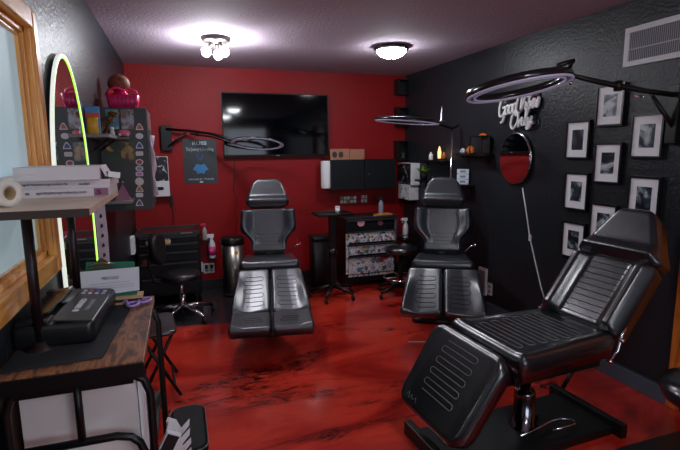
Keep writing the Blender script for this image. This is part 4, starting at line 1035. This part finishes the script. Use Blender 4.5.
for k in range(3):
    y_ = 3.5+k*.07
    rb.loft([[(cx1+.001, y_, z), (cx1+.001, y_+.05, z), (cx1+.018+.01*math.sin(z*30+k), y_+.05, z), (cx1+.018+.01*math.sin(z*30+k), y_, z)] for z in [1.24+.03*j for j in range(15)]], True, True, True)
build('hanging_papers', rb, mat('lilac_white_paper', (206, 190, 206), .6, vary=.15, vscale=14), t, True)
# lower ledge with pink crystal
t = empty('wall_ledge', (-.38, 3.2, 1.245), 0, 'small grey ledge under the sticker cabinet photos', 'ledge')
build('board', MB().rng((XL, 3.14, 1.235), (-.285, 3.372, 1.25)), mat('grey_board', (128, 124, 122), .6), t, True)
build('bracket', MB().rng((XL, 3.24, 1.16), (XL+.012, 3.26, 1.235)).rng((XL, 3.24, 1.225), (-.33, 3.26, 1.235)), M_metal, t, True)
t = empty('pink_crystal', (-.34, 3.25, 1.25), 0, 'pink glass pyramid ornament on the small grey ledge', 'ornament')
build('pyramid', MB().loft([[(-.045, -.045, 0), (.045, -.045, 0), (.045, .045, 0), (-.045, .045, 0)], [(-.004, -.004, .1), (.004, -.004, .1), (.004, .004, .1), (-.004, .004, .1)]], True, True, False), mat('pink_glass', (206, 130, 170), .15, trans=.4), t)
build('finial', MB().sphere((0, 0, .108), .01), M_steel, t)
# toy shelf
sz = 1.645
t = empty('toy_shelf', (-.4, 3.2, sz-.02), 0, 'small grey wall shelf carrying a dinosaur toy by the arched mirror', 'wall shelf')
build('board', MB().rng((XL, 2.86, sz-.018), (-.345, 3.372, sz)), mat('grey_board', (128, 124, 122), .6), t, True)
for yy in (3.03, 3.31): build('bracket', MB().rng((XL, yy-.008, sz-.1), (XL+.012, yy+.008, sz-.018)).tube([(XL+.01, yy, sz-.09), (-.37, yy, sz-.022)], .005), M_metal, t, True)
# tyrannosaur toy facing the camera-left
M_dino = mat('olive_brown_dino', (104, 78, 36), .5, vary=.35, vscale=40)
t = empty('dinosaur_toy', (-.415, 3.25, sz), math.radians(62), 'olive brown meat-eating dinosaur toy on the small grey shelf', 'dinosaur toy')
d = MB()
d.tube([(-.03, .105, .055), (-.015, .07, .05), (0, .035, .062), (0, .0, .075), (.004, -.03, .095), (.006, -.045, .115), (.006, -.05, .125)], [.004, .011, .019, .027, .023, .016, .014], 12)
build('body', d, M_dino, t)
hd_ = MB().loft([[(x*w+.006, y_, .132+z*h_) for x, z in disc(1, 12)] for y_, w, h_ in ((-.035, .012, .012), (-.05, .019, .018), (-.07, .017, .014), (-.092, .011, .009), (-.098, .005, .004))], True, True, True)
hb = build('head', hd_, M_dino, t)
build('jaw', MB().loft([[(x*w+.006, y_, .114+z*.004-(.05-abs(y_))*0) for x, z in disc(1, 10)] for y_, w in ((-.05, .012), (-.07, .012), (-.088, .007))], True, True, True), M_dino, hb)
for s in (-1, 1):
    build('leg', MB().tube([(s*.016, .005, .075), (s*.024, -.004, .048), (s*.024, .012, .024), (s*.024, .002, .006), (s*.024, -.016, .004)], [.016, .014, .008, .008, .006], 8), M_dino, t)
    build('arm', MB().tube([(s*.014, -.035, .092), (s*.018, -.05, .08), (s*.016, -.058, .084)], [.005, .004, .003], 6), M_dino, t)
def toy(o, m, nm, lab, cat, h, w, m2=None):
    t = empty(nm, o, 0, lab, cat)
    build('body', MB().lathe((0, 0, 0), [(w*.8, 0), (w, h*.2), (w*.8, h*.5), (w*.4, h*.6)], 14), m, t)
    build('head', MB().sphere((0, 0, h*.78), h*.24), m2 or m, t)
toy((-.362, 3.15, sz), M_white, 'figurine', 'tiny white figurine in front of the dinosaur toy', 'figurine', .05, .014)
toy((-.44, 3.06, sz), mat('coral_toy', (226, 100, 100), .4), 'figurine', 'tiny coral figurine on the shelf close to the mirror', 'figurine', .035, .018)
# yellow toy package
t = empty('toy_package', (-.43, 2.93, sz), 0, 'yellow and blue boxed toy beside the arched mirror', 'boxed toy')
build('card_back', MB().rng((-.465, 2.935, sz), (-.395, 2.95, sz+.15)), mat('blue_card', (74, 140, 204), .4), t, True)
build('blister', MB().rbox((-.458, 2.90, sz), (-.402, 2.935, sz+.09), .012), mat('yellow_blister', (226, 168, 40), .2, coat=.5), t, True)
build('printed_band', MB().rng((-.4655, 2.9345, sz+.09), (-.3945, 2.95, sz+.115)), mat('orange_red_band', (214, 84, 44), .4), t, True)
# pink plush unicorn car at shelf end
t = empty('toy', (-.335, 3.33, sz), 0, 'small pink and white toy at the end of the grey toy shelf', 'toy')
q = at(124, 134.5, Y=3.33)
build('body', MB().sphere((q.x, 3.335, sz+.022), .026, (1.5, .9, .85)), mat('soft_pink', (232, 120, 140), .6), t, True)
build('wheel', MB().sphere((q.x-.025, 3.318, sz+.010), .01).sphere((q.x+.022, 3.318, sz+.010), .01), M_white, t, True)
build('perch', MB().rng((-.346, 3.31, sz-.018), (q.x+.03, 3.372, sz-.004)), MATS['grey_board'], t, True)
# pink basket and doll on the cabinet
t = empty('pink_basket', (-.318, 3.475, cz1), 0, 'bright pink plastic carrier with looped handles on top of the cabinet', 'basket')
bs = MB(); bs.loft([[(x*k-.0, y*k, z) for x, y in rrect(.20, .15, .03)] for k, z in ((.85, 0), (1, .085), (.96, .085), (.82, .006))], True, True, True)
build('tub', bs, M_pink, t)
sl = MB()
for k in range(7): sl.box((-.072+k*.024, -.0715, .045), (.007, .006, .06), rx=.13)
build('slats', sl, mat('deep_pink', (178, 16, 84), .4), t)
for s in (-.035, .035):
    build('handle', MB().tube([(s-.05, s*.8, .08), (s-.045, s*.8, .115), (s, s*.8, .132), (s+.045, s*.8, .115), (s+.055, s*.8, .07)], .009, 8), M_pink, t)
t = empty('doll', (-.352, 3.64, cz1), 0, 'brown-haired doll in pink seen from behind on the cabinet', 'doll')
build('hair', MB().sphere((0, -.01, .178), .068, (1.05, 1, .95), 20, 14), mat('brown_doll_hair', (120, 62, 34), .6, bump=.6, bscale=120, vary=.3, vscale=60), t)
build('dress', MB().lathe((0, 0, 0), [(.07, 0), (.066, .08), (.05, .12), (.03, .14)], 18), mat('magenta_cloth', (196, 26, 96), .7), t)
build('arm', MB().tube([(-.03, -.02, .13), (-.055, -.04, .12), (-.075, -.05, .10)], [.012, .014, .018], 8), mat('orange_plastic', (232, 120, 36), .5), t)
# hanging lanyard below the desk shelf end (white strap)
q0, q1, q2 = at(100, 208, Y=2.95), at(103, 235, Y=2.95), at(105, 262, Y=2.95)
t = empty('strap', (q2.x, 2.95, q2.z), 0, 'white strap with black marks hanging beside the arched mirror', 'strap')
sp_ = MB(); sp_.loft([[(p.x-.03, 2.95, p.z), (p.x+.025, 2.95, p.z), (p.x+.025, 2.954, p.z), (p.x-.03, 2.954, p.z)] for p in (q0+Vector((0, 0, .06)), q0, q1, q2)], True, True, False)
build('strap', sp_, mat('lilac_white_paper', (206, 190, 206), .6), t, True)
for k in range(5):
    p = q0.lerp(q2, .15+k*.18); build('mark', MB().prism([(-.008, -.012), (.008, -.006), (.006, .01), (-.004, .014)], .0015, frame_M((p.x, 2.95, p.z), (1, 0, 0), (0, 0, 1))), M_matte, t, True)
build('hook', MB().tube([(XL-.003, 2.955, q0.z+.06), (q0.x+.02, 2.955, q0.z+.06)], .005), M_metal, t, True)

# ================================================================== DESK (left foreground)
M_rustic = wood('rustic_dark_plank', [(.28, (30, 16, 12)), (.42, (84, 48, 30)), (.55, (164, 104, 66)), (.62, (96, 56, 36)), (.74, (44, 26, 20))], (12, 2.6, 12), .38, 2.6, bump=.3)
M_pale = wood('pale_laminate', [(.3, (196, 168, 148)), (.6, (222, 196, 176)), (.8, (184, 156, 138))], (2, 9, 4), .4, 3, bump=.05)
M_edge = mat('dark_edge', (52, 36, 32), .5)
dx0, dx1, dy0, dy1, dz = XL+.004, -.118, 1.275, 1.88, 1.0
t = empty('standing_desk', ((dx0+dx1)/2, (dy0+dy1)/2, 0), 0, 'tall rustic plank desk with black tube frame against the left wall', 'desk')
build('desktop', MB().rng((dx0, dy0, dz-.022), (dx1, dy1, dz)), M_rustic, t, True, .002)
build('edge_band', MB().rng((dx0, dy0-.004, dz-.044), (dx1+.001, dy0+.006, dz-.003)), M_metal, t, True, .002)
build('apron', MB().rng((dx0+.02, dy0+.012, .935), (dx1-.03, dy0+.034, .978)), M_metal, t, True, .003)
tr = .011
fr = MB()
def rloop(y):
    pts = [(dx0+.02, y, .02)]
    pts += [(dx0+.02, y, .9), (dx0+.035, y, .945), (dx0+.06, y, .962)]
    pts += [(dx1-.04, y, .962), (dx1-.005, y, .94), (dx1+.008, y, .90), (dx1+.008, y, .02)]
    return pts
for i, y in enumerate((dy0+.02, dy1-.02)):
    build('leg_frame', MB().tube(rloop(y), tr, 10), M_metal, t, True)
build('rail', MB().tube([(dx1-.03, dy0+.02, .965), (dx1-.03, dy1-.02, .965)], .01).tube([(dx0+.04, dy0+.02, .965), (dx0+.04, dy1-.02, .965)], .01), M_metal, t, True)
build('post', MB().tube([(-.283, dy0+.02, .965), (-.283, dy0+.02, .79)], .010), M_metal, t, True)
lo_ = [(dx0+.02, .79), (-.20, .79), (-.165, .78), (-.145, .76), (-.135, .73), (-.117, .70)]
build('lower_rail', MB().tube([(a, dy0+.02, b_) for a, b_ in lo_], .011), M_metal, t, True)
build('lower_shelf', MB().rng((dx0+.01, dy0+.03, .60), (dx1-.0, dy1-.01, .615)), M_matte, t, True)
# hutch shelf above
t = empty('desk_hutch', (-.33, 1.57, dz), 0, 'pale laminate shelf on dark pipe posts above the desk', 'shelf')
build('shelf_board', MB().rng((XL+.004, 1.275, 1.392), (-.212, 1.865, 1.41)), M_pale, t, True)
build('edge_band', MB().rng((XL+.004, 1.268, 1.39), (-.212, 1.275, 1.409)), M_edge, t, True)
for (x_, y_) in ((-.397, 1.46), (-.366, 1.835)):
    po = build('post', MB().cyl((x_, y_, dz), .0135, .392, 14), M_brown, t, True)
    build('flange', MB().lathe((x_, y_, dz), [(.042, 0), (.042, .006), (.022, .012), (.02, .025)], 20), M_brown, po, True)
# shipping cartons on the shelf
M_cart = mat('pinkish_white_carton', (214, 204, 208), .6)
def carton(lo, hi, lab, texts=(), flap=False, rz=0):
    c = Vector(((lo[0]+hi[0])/2, (lo[1]+hi[1])/2, lo[2]))
    t = empty('long_carton', c, rz, lab, 'carton', 'long white cartons stacked on the desk shelf')
    hx, hy, hz = (hi[0]-lo[0])/2, (hi[1]-lo[1])/2, hi[2]-lo[2]
    build('box', MB().rng((-hx, -hy, 0), (hx, hy, hz)), M_cart, t, bevel=.0015)
    for body, fx, w, h in texts:
        p = WM[t.name] @ Vector((fx, -hy, hz*.5)); r_ = Vector((math.cos(rz), math.sin(rz), 0))
        text('lettering', body, mat('grey_print_ink', (60, 50, 56), .7), t, p, r_, (0, 0, 1), width=w, height=h, ext=.0008, bold=.02)
    if flap:
        build('flap', MB().box((hx+.008, 0, hz*.62), (.004, hy*1.7, hz*.9), ry=-.45), M_cart, t)
    return t
c1_ = carton((-.46, 1.62, 1.41), (-.21, 1.84, 1.437), 'lowest white carton with web address and a purple mark', [('spirittattooproducts.com', -.005, .135, .011), ('a', -.095, .012, .007)], rz=0)
q = WM[c1_.name] @ Vector((.105, -.11, .0135))
build('printed_mark', MB().rng((q.x-.022, q.y-.0012, 1.412), (q.x+.018, q.y+.001, 1.435)), mat('faded_purple_print', (140, 96, 120), .6), c1_, True)
text('lettering', 'S', mat('dark_purple_ink', (104, 24, 74), .6), c1_, (q.x-.008, q.y-.0015, 1.4235), (1, 0, 0), (0, 0, 1), width=.014, height=.016, ext=.0008, bold=.05)
carton((-.46, 1.625, 1.437), (-.205, 1.845, 1.462), 'middle white carton of the stack with faint upside-down print', [('spirittattooproducts', -.05, .12, .010), ('outlet', .055, .03, .009)], flap=False)
carton((-.46, 1.60, 1.462), (-.235, 1.83, 1.502), 'topmost plain white carton with a lifted end flap', flap=True, rz=math.radians(3))
build('carton_insert', MB().box((-.212, 1.70, 1.4735), (.035, .10, .018), rz=.35, ry=.15), M_white, None, label='crumpled white packing insert at the right end of the cartons', cat='packing')
# stencil paper roll
t = empty('paper_roll', (-.42, 1.45, 1.41), 0, 'cream paper roll with a loose end on the desk shelf', 'paper roll')
RM = Matrix.Translation((-.452, 1.415, 1.445)) @ Matrix.Rotation(math.radians(-38), 4, 'Z')
ro = MB().lathe((0, 0, 0), [(.014, 0), (.034, .001), (.035, .006), (.035, .06)], 28, axis='X')
def xroll(r0, r1, a, b_):
    m = MB(); rs = []
    for r_, x_ in ((r0, a), (r1, a), (r1, b_), (r0, b_), (r0, a)):
        rs.append([(x_, math.cos(2*PI*i/28)*r_, math.sin(2*PI*i/28)*r_) for i in range(28)])
    return m.loft(rs, False, False, True, True, RM)
build('roll', xroll(.017, .034, .0, .064), M_cream, t, True)
build('core', xroll(.012, .0175, .002, .061), mat('tan_core', (160, 132, 96), .8), t, True)
build('loose_sheet', MB().loft([[(x_, y_, z_) for x_ in (.0, .02, .04, .06)] for y_, z_ in ((-.02, .03), (0, .036), (.02, .036), (.05, .040), (.08, .042))], False, False, True, False, RM), M_cream, t, True)
# cutting mat
build('desk_mat', MB().prism([(-.455, 1.315), (-.225, 1.33), (-.19, 1.72), (-.20, 1.79), (-.455, 1.79)], .004, Matrix.Translation((0, 0, dz))), mat('slate_mat', (34, 37, 44), .85, bump=.8, bscale=400, vary=.5, vscale=260), None, label='dark grey mat lying on the plank desk under the printer', cat='desk mat')
# thermal printer
mz = dz+.004
t = empty('stencil_printer', (-.352, 1.625, mz), math.radians(-3), 'black thermal stencil printer on the desk mat', 'printer')
W2, L2, HH = .105, .178, .072
prof = rrect(2*W2, 2*L2, .02, 5)
body = MB(); body.loft([[(x, y, 0) for x, y in rrect(2*W2-.012, 2*L2-.012, .018, 5)], [(x, y, .012) for x, y in prof], [(x, y, .052) for x, y in prof], [(x*.98, y*.985, .060) for x, y in prof], [(x*.94, y*.96, .064) for x, y in prof]], True, True, True)
M_pr = mat('printer_black', (26, 27, 30), .32); M_prt = mat('printer_panel', (58, 60, 64), .35); M_prg = mat('printer_grey_window', (112, 116, 120), .25)
build('housing', body, M_pr, t)
build('control_panel', MB().prism(rrect(.105, .325, .012), .004, Matrix.Translation((.046, 0, .0655)) @ Matrix.Rotation(math.radians(6), 4, 'Y')), M_prt, t)
build('window', MB().prism(rrect(.026, .15, .004), .004, Matrix.Translation((-.012, .085, .071))), M_prg, t)
build('feed_tray', MB().box((-.060, .02, .078), (.076, .28, .006), ry=math.radians(-9)).box((-.060, .14, .072), (.078, .03, .02)), mat('printer_tray', (34, 36, 34), .18, coat=.4), t, bevel=.002)
build('output_slot', MB().box((-.055, -.135, .066), (.085, .05, .016)), M_pr, t, bevel=.004)
k = 0
for j in range(2):
    for i in range(4):
        c = [(200, 205, 210), (225, 70, 90), (120, 110, 230), (210, 210, 214), (205, 205, 210), (210, 210, 214), (205, 205, 210), (190, 190, 214)][k]; k += 1
        build('button', MB().cyl((.018+i*.02, .130-j*.028, .0685-i*.0022), .0062, .007, 12), mat('button_%d' % k, c, .4), t)
RMt = WM[t.name]; ax = (RMt.to_3x3() @ Vector((0, 1, 0))); rx_ = (RMt.to_3x3() @ Vector((1, 0, 0)))
text('lettering', 'S8RED', M_white, t, RMt @ Vector((.036, -.01, .071)), ax, -rx_, width=.10, height=.018, ext=.001, bold=.03)
build('logo', MB().cyl((.036, -.078, .068), .010, .0035, 14), M_white, t)
text('lettering', 'THERMAL PRINTER', mat('panel_text', (150, 152, 156), .5), t, RMt @ Vector((.064, -.02, .068)), ax, -rx_, width=.11, height=.014, ext=.001)
# clipboards and tray behind
t = empty('board_stack', (-.28, 1.93, dz), 0, 'small stack of wooden boards at the far end of the desk', 'wooden boards')
M_ply = wood('pale_plywood', [(.3, (176, 134, 92)), (.7, (210, 176, 132))], (3, 9, 3), .6, 3)
for k in range(3):
    build('board', MB().box((-.235+.004*k, 1.825, dz+.005+.010*k), (.15, .055, .0095)), M_ply if k != 1 else M_matte, t, True)
t = empty('clipboard', (-.26, 1.83, dz+.029), 0, 'green clipboard holding a printed white form behind the printer', 'clipboard')
def quad3(name, pts, th, m, parent):
    a, b_, c_, d_ = [Vector(p) for p in pts]; n = (b_-a).cross(d_-a).normalized()*th
    mb = MB(); mb.add([a, b_, c_, d_, a-n, b_-n, c_-n, d_-n], [(0, 1, 2, 3), (7, 6, 5, 4), (0, 4, 5, 1), (1, 5, 6, 2), (2, 6, 7, 3), (3, 7, 4, 0)])
    return build(name, mb, m, parent, True)
zb = dz+.030; yb, yt = 1.812, 1.85
f0 = at(84, 293, Y=yb); f1 = at(137, 290, Y=yb); g0 = at(86, 262, Y=yt); g1 = at(134.5, 261.5, Y=yt)
f0.z = f1.z = zb
brd = quad3('board', [f0, f1, g1, g0], .004, mat('green_clipboard', (14, 104, 78), .4), t)
n_ = Vector((0, -.003, 0))
h0 = at(80, 272, Y=1.825-.006); h1 = at(139, 266.8, Y=1.825-.006); k0 = at(82, 298, Y=yb-.006); k1 = at(139.5, 290, Y=yb-.006)
k0.z = max(k0.z, dz+.006)
pp = quad3('paper', [k0, k1, h1, h0], .0012, mat('form_paper', (212, 214, 222), .6), t)
rr = (h1-h0).normalized(); uu = (h0-k0).normalized(); uu = (uu-rr*uu.dot(rr)).normalized()
cc = (h0+h1+k0+k1)/4
text('lettering', 'MERCI GOLD', mat('grey_form_ink', (110, 110, 124), .6), pp, cc+uu*.014+Vector((0, -.0012, 0))+rr*.0, rr, uu, width=.055, height=.011, ext=.0006)
rl = MB()
for dz_, w_ in ((-.004, .13), (-.014, .15), (-.022, .15)): 
    rl.box((0, dz_, .0006), (w_, .0008, .0006), M=frame_M(cc+Vector((0, -.0008, 0)), rr, uu))
build('ruled_lines', rl, MATS['grey_form_ink'], pp, True)
cl = at(102, 264, Y=1.832)
build('clip', MB().loft([[(cl.x+x*k_, cl.y-.008+z_*.0, cl.z+z) for x, z in ((-.035, -.012), (.035, -.012), (.012, .016), (-.012, .016))] for k_, z_ in ((1, 0),)]+[[(cl.x+x*.9, cl.y+.006, cl.z+z) for x, z in ((-.035, -.012), (.035, -.012), (.012, .016), (-.012, .016))]], True, True, False).cyl((cl.x, cl.y-.012, cl.z+.016), .008, .016, 12, 'Y'), mat('aged_brass', (120, 104, 76), .35, .9), t, True)
build('clip_spring', MB().tube([(cl.x-.042, cl.y-.01, cl.z-.006), (cl.x-.02, cl.y-.012, cl.z+.004), (cl.x, cl.y-.014, cl.z+.008), (cl.x+.02, cl.y-.012, cl.z+.004), (cl.x+.042, cl.y-.01, cl.z-.006)], .004, 8), M_steel, t, True)
# scissors
t = empty('scissors', (-.2, 1.8, dz), 0, 'lilac-handled scissors lying on the plank desk', 'scissors')
M_lil = mat('lilac_plastic', (172, 140, 214), .35)
def hole(c, a, b_, ang, m, nm):
    pts = []
    for k in range(24):
        x, y = math.cos(2*PI*k/24)*a, math.sin(2*PI*k/24)*b_
        pts.append((c.x+x*math.cos(ang)-y*math.sin(ang), c.y+x*math.sin(ang)+y*math.cos(ang), dz+.011))
    return build(nm, MB().tube(pts, .005, 8, True), m, t, True)
z_ = dz+.011
sA = at(145, 300, Z=z_); sB = at(133, 304, Z=z_); sp0 = at(126, 301.5, Z=z_); tip = at(111, 302, Z=z_)
hole(sA, .020, .026, -.4, M_lil, 'handle'); hole(sB, .019, .024, -.2, M_lil, 'handle')
build('shank', MB().tube([sp0, at(139, 298.5, Z=z_)], .006).tube([sp0, at(128, 303.5, Z=z_)], .006).tube([sp0, at(119, 301.5, Z=z_)], .007), M_lil, t, True)
build('blade', MB().tube([at(119, 301.3, Z=z_-.003), tip], [.006, .003], 6), mat('pinkish_steel', (214, 120, 150), .3), t, True)
build('pivot', MB().cyl((sp0.x, sp0.y, z_), .006, .008, 10), M_steel, t, True)
cp = [at(x, y, Z=dz+.012) for x, y in ((104, 300), (107, 295), (113, 294), (122, 293.5), (130, 293), (138, 293.5))]
build('charger_cable', MB().tube(cp, .004, 8), M_rubber, None, label='black cable running along the far edge of the desk behind the scissors', cat='cable')
# large carton on lower shelf
t = empty('large_carton', (-.30, 1.57, .615), 0, 'big pale carton on the shelf under the desk', 'carton')
q0, q1, q2, q3 = (-.435, 1.36), (-.145, 1.33), (-.163, 1.62), (-.36, 1.80)
build('box', MB().loft([[(x, y, z) for x, y in (q0, q1, q2, q3)] for z in (.616, .935)], True, True, False), mat('warm_white_carton', (236, 230, 226), .6), t, True, .002)
build('side_panel', MB().loft([[(-.143, 1.325, z), (-.130, 1.335, z), (-.148, 1.61, z), (-.161, 1.62, z)] for z in (.616, .932)], True, True, False), mat('bright_carton_edge', (232, 236, 240), .5), t, True)
t = empty('brown_box', (-.44, 1.5, .615), 0, 'dark brown box in shadow left of the pale carton', 'box')
build('box', MB().rng((-.460, 1.312, .615), (-.448, 1.5, .93)), mat('dark_brown_board', (62, 40, 34), .7), t, True)
build('lid', MB().rng((-.461, 1.310, .93), (-.446, 1.505, .938)), MATS['dark_brown_board'], t, True)
# black bin by the desk with white racks on it
t = empty('waste_bin', (-.026, 1.90, 0), 0, 'black round-cornered waste bin standing right of the tall desk', 'waste bin')
build('body', MB().loft([[(x*k, y*k, z) for x, y in rrect(.14, .34, .045, 5)] for k, z in ((.8, 0), (.97, .38))], True, True, True), M_black, t)
build('lid', MB().rbox((-.072, -.175, .38), (.072, .175, .425), .045, 6), mat('bin_lid_black', (10, 10, 11), .6, spec=.2), t)
build('rim_trim', MB().tube([(x, y, .420) for x, y in rrect(.143, .349, .045, 6)], .0025, 6, True), mat('grey_trim', (90, 92, 96), .3), t)
t = empty('notched_rack', (-.065, 1.62, 0), 0, 'tall white notched rack with a tilted black card beside the desk', 'plastic rack')
rk = [(-.03, 0), (.02, 0), (.02, .47), (.045, .50), (.045, .52), (.016, .495), (.012, .535), (.042, .57), (.045, .595), (.014, .565), (.0, .60), (-.028, .615), (-.034, .60)]
for y_ in (1.60, 1.66):
    build('side_plate', MB().prism(rk, .004, frame_M((-.062, y_, 0), (1, 0, 0), (0, 0, 1))), M_white, t, True)
build('cross_bar', MB().rng((-.090, 1.60, .55), (-.084, 1.66, .60)).rng((-.090, 1.60, .0), (-.050, 1.66, .012)), M_white, t, True)
BM = Matrix.Translation((-.088, 1.575, .565)) @ Matrix.Rotation(math.radians(28), 4, 'Y')
ch_ = build('card_holder', MB().box((0, 0, 0), (.050, .02, .085), M=BM), M_white, t, True, .002)
build('black_card', MB().box((0, -.0112, 0), (.040, .002, .075), M=BM), mat('black_print', (26, 26, 30), .4), ch_, True)
# folding chair
fx, fy = -.165, 3.08
t = empty('folding_stool', (fx, fy, 0), math.radians(4), 'black folding stool with crossed legs beyond the desk', 'folding stool')
build('seat', MB().rbox((-.15, -.15, .43), (.085, .24, .46), .05, 5), M_leather, t)
for y_ in (-.10, .24):
    build('leg', MB().tube([(-.13, y_*.9, .44), (-.02, y_, .22), (.085, y_, .011)], .011), M_metal, t)
    build('leg', MB().tube([(.07, y_*.9+.022, .44), (-.04, y_+.022, .22), (-.15, y_+.022, .011)], .011), M_metal, t)
build('crossbar', MB().tube([(.055, -.10, .07), (.055, .24, .07)], .008).tube([(-.12, -.078, .07), (-.12, .262, .07)], .008), M_metal, t)
build('floor_marker', MB().box((1.745, 3.235, .002), (.14, .018, .003), rz=-.35), mat('pale_marker', (190, 170, 165), .5), None, label='short pale tape strip on the red floor between chairs', cat='tape strip')

# ------------------------------------------------------------------ daylight from the shop window behind the camera, exposure
M_day = mat('daylit_shop_window', (235, 242, 255), .3, emit=3.6, ecol=(225, 238, 255))
w2 = struct('window_2', MB().rng((.2, YB, 1.0), (2.3, YB+.012, 2.15)), M_day)
fr = MB()
for lo, hi in (((.13, YB, .93), (.2, YB+.03, 2.22)), ((2.3, YB, .93), (2.37, YB+.03, 2.22)), ((.2, YB, .93), (2.3, YB+.03, 1.0)), ((.2, YB, 2.15), (2.3, YB+.03, 2.22)), ((1.23, YB, 1.0), (1.27, YB+.028, 2.15))):
    fr.rng(lo, hi)
struct('window_frame', fr, M_oak, w2)
wd = bpy.data.worlds.new('world'); SC.world = wd; wd.use_nodes = True
wd.node_tree.nodes['Background'].inputs[0].default_value = (.5, .6, .8, 1); wd.node_tree.nodes['Background'].inputs[1].default_value = .3
vs = SC.view_settings; vs.view_transform = 'Standard'; vs.look = 'None'; vs.gamma = 1; vs.exposure = 0; vs.use_curve_mapping = False
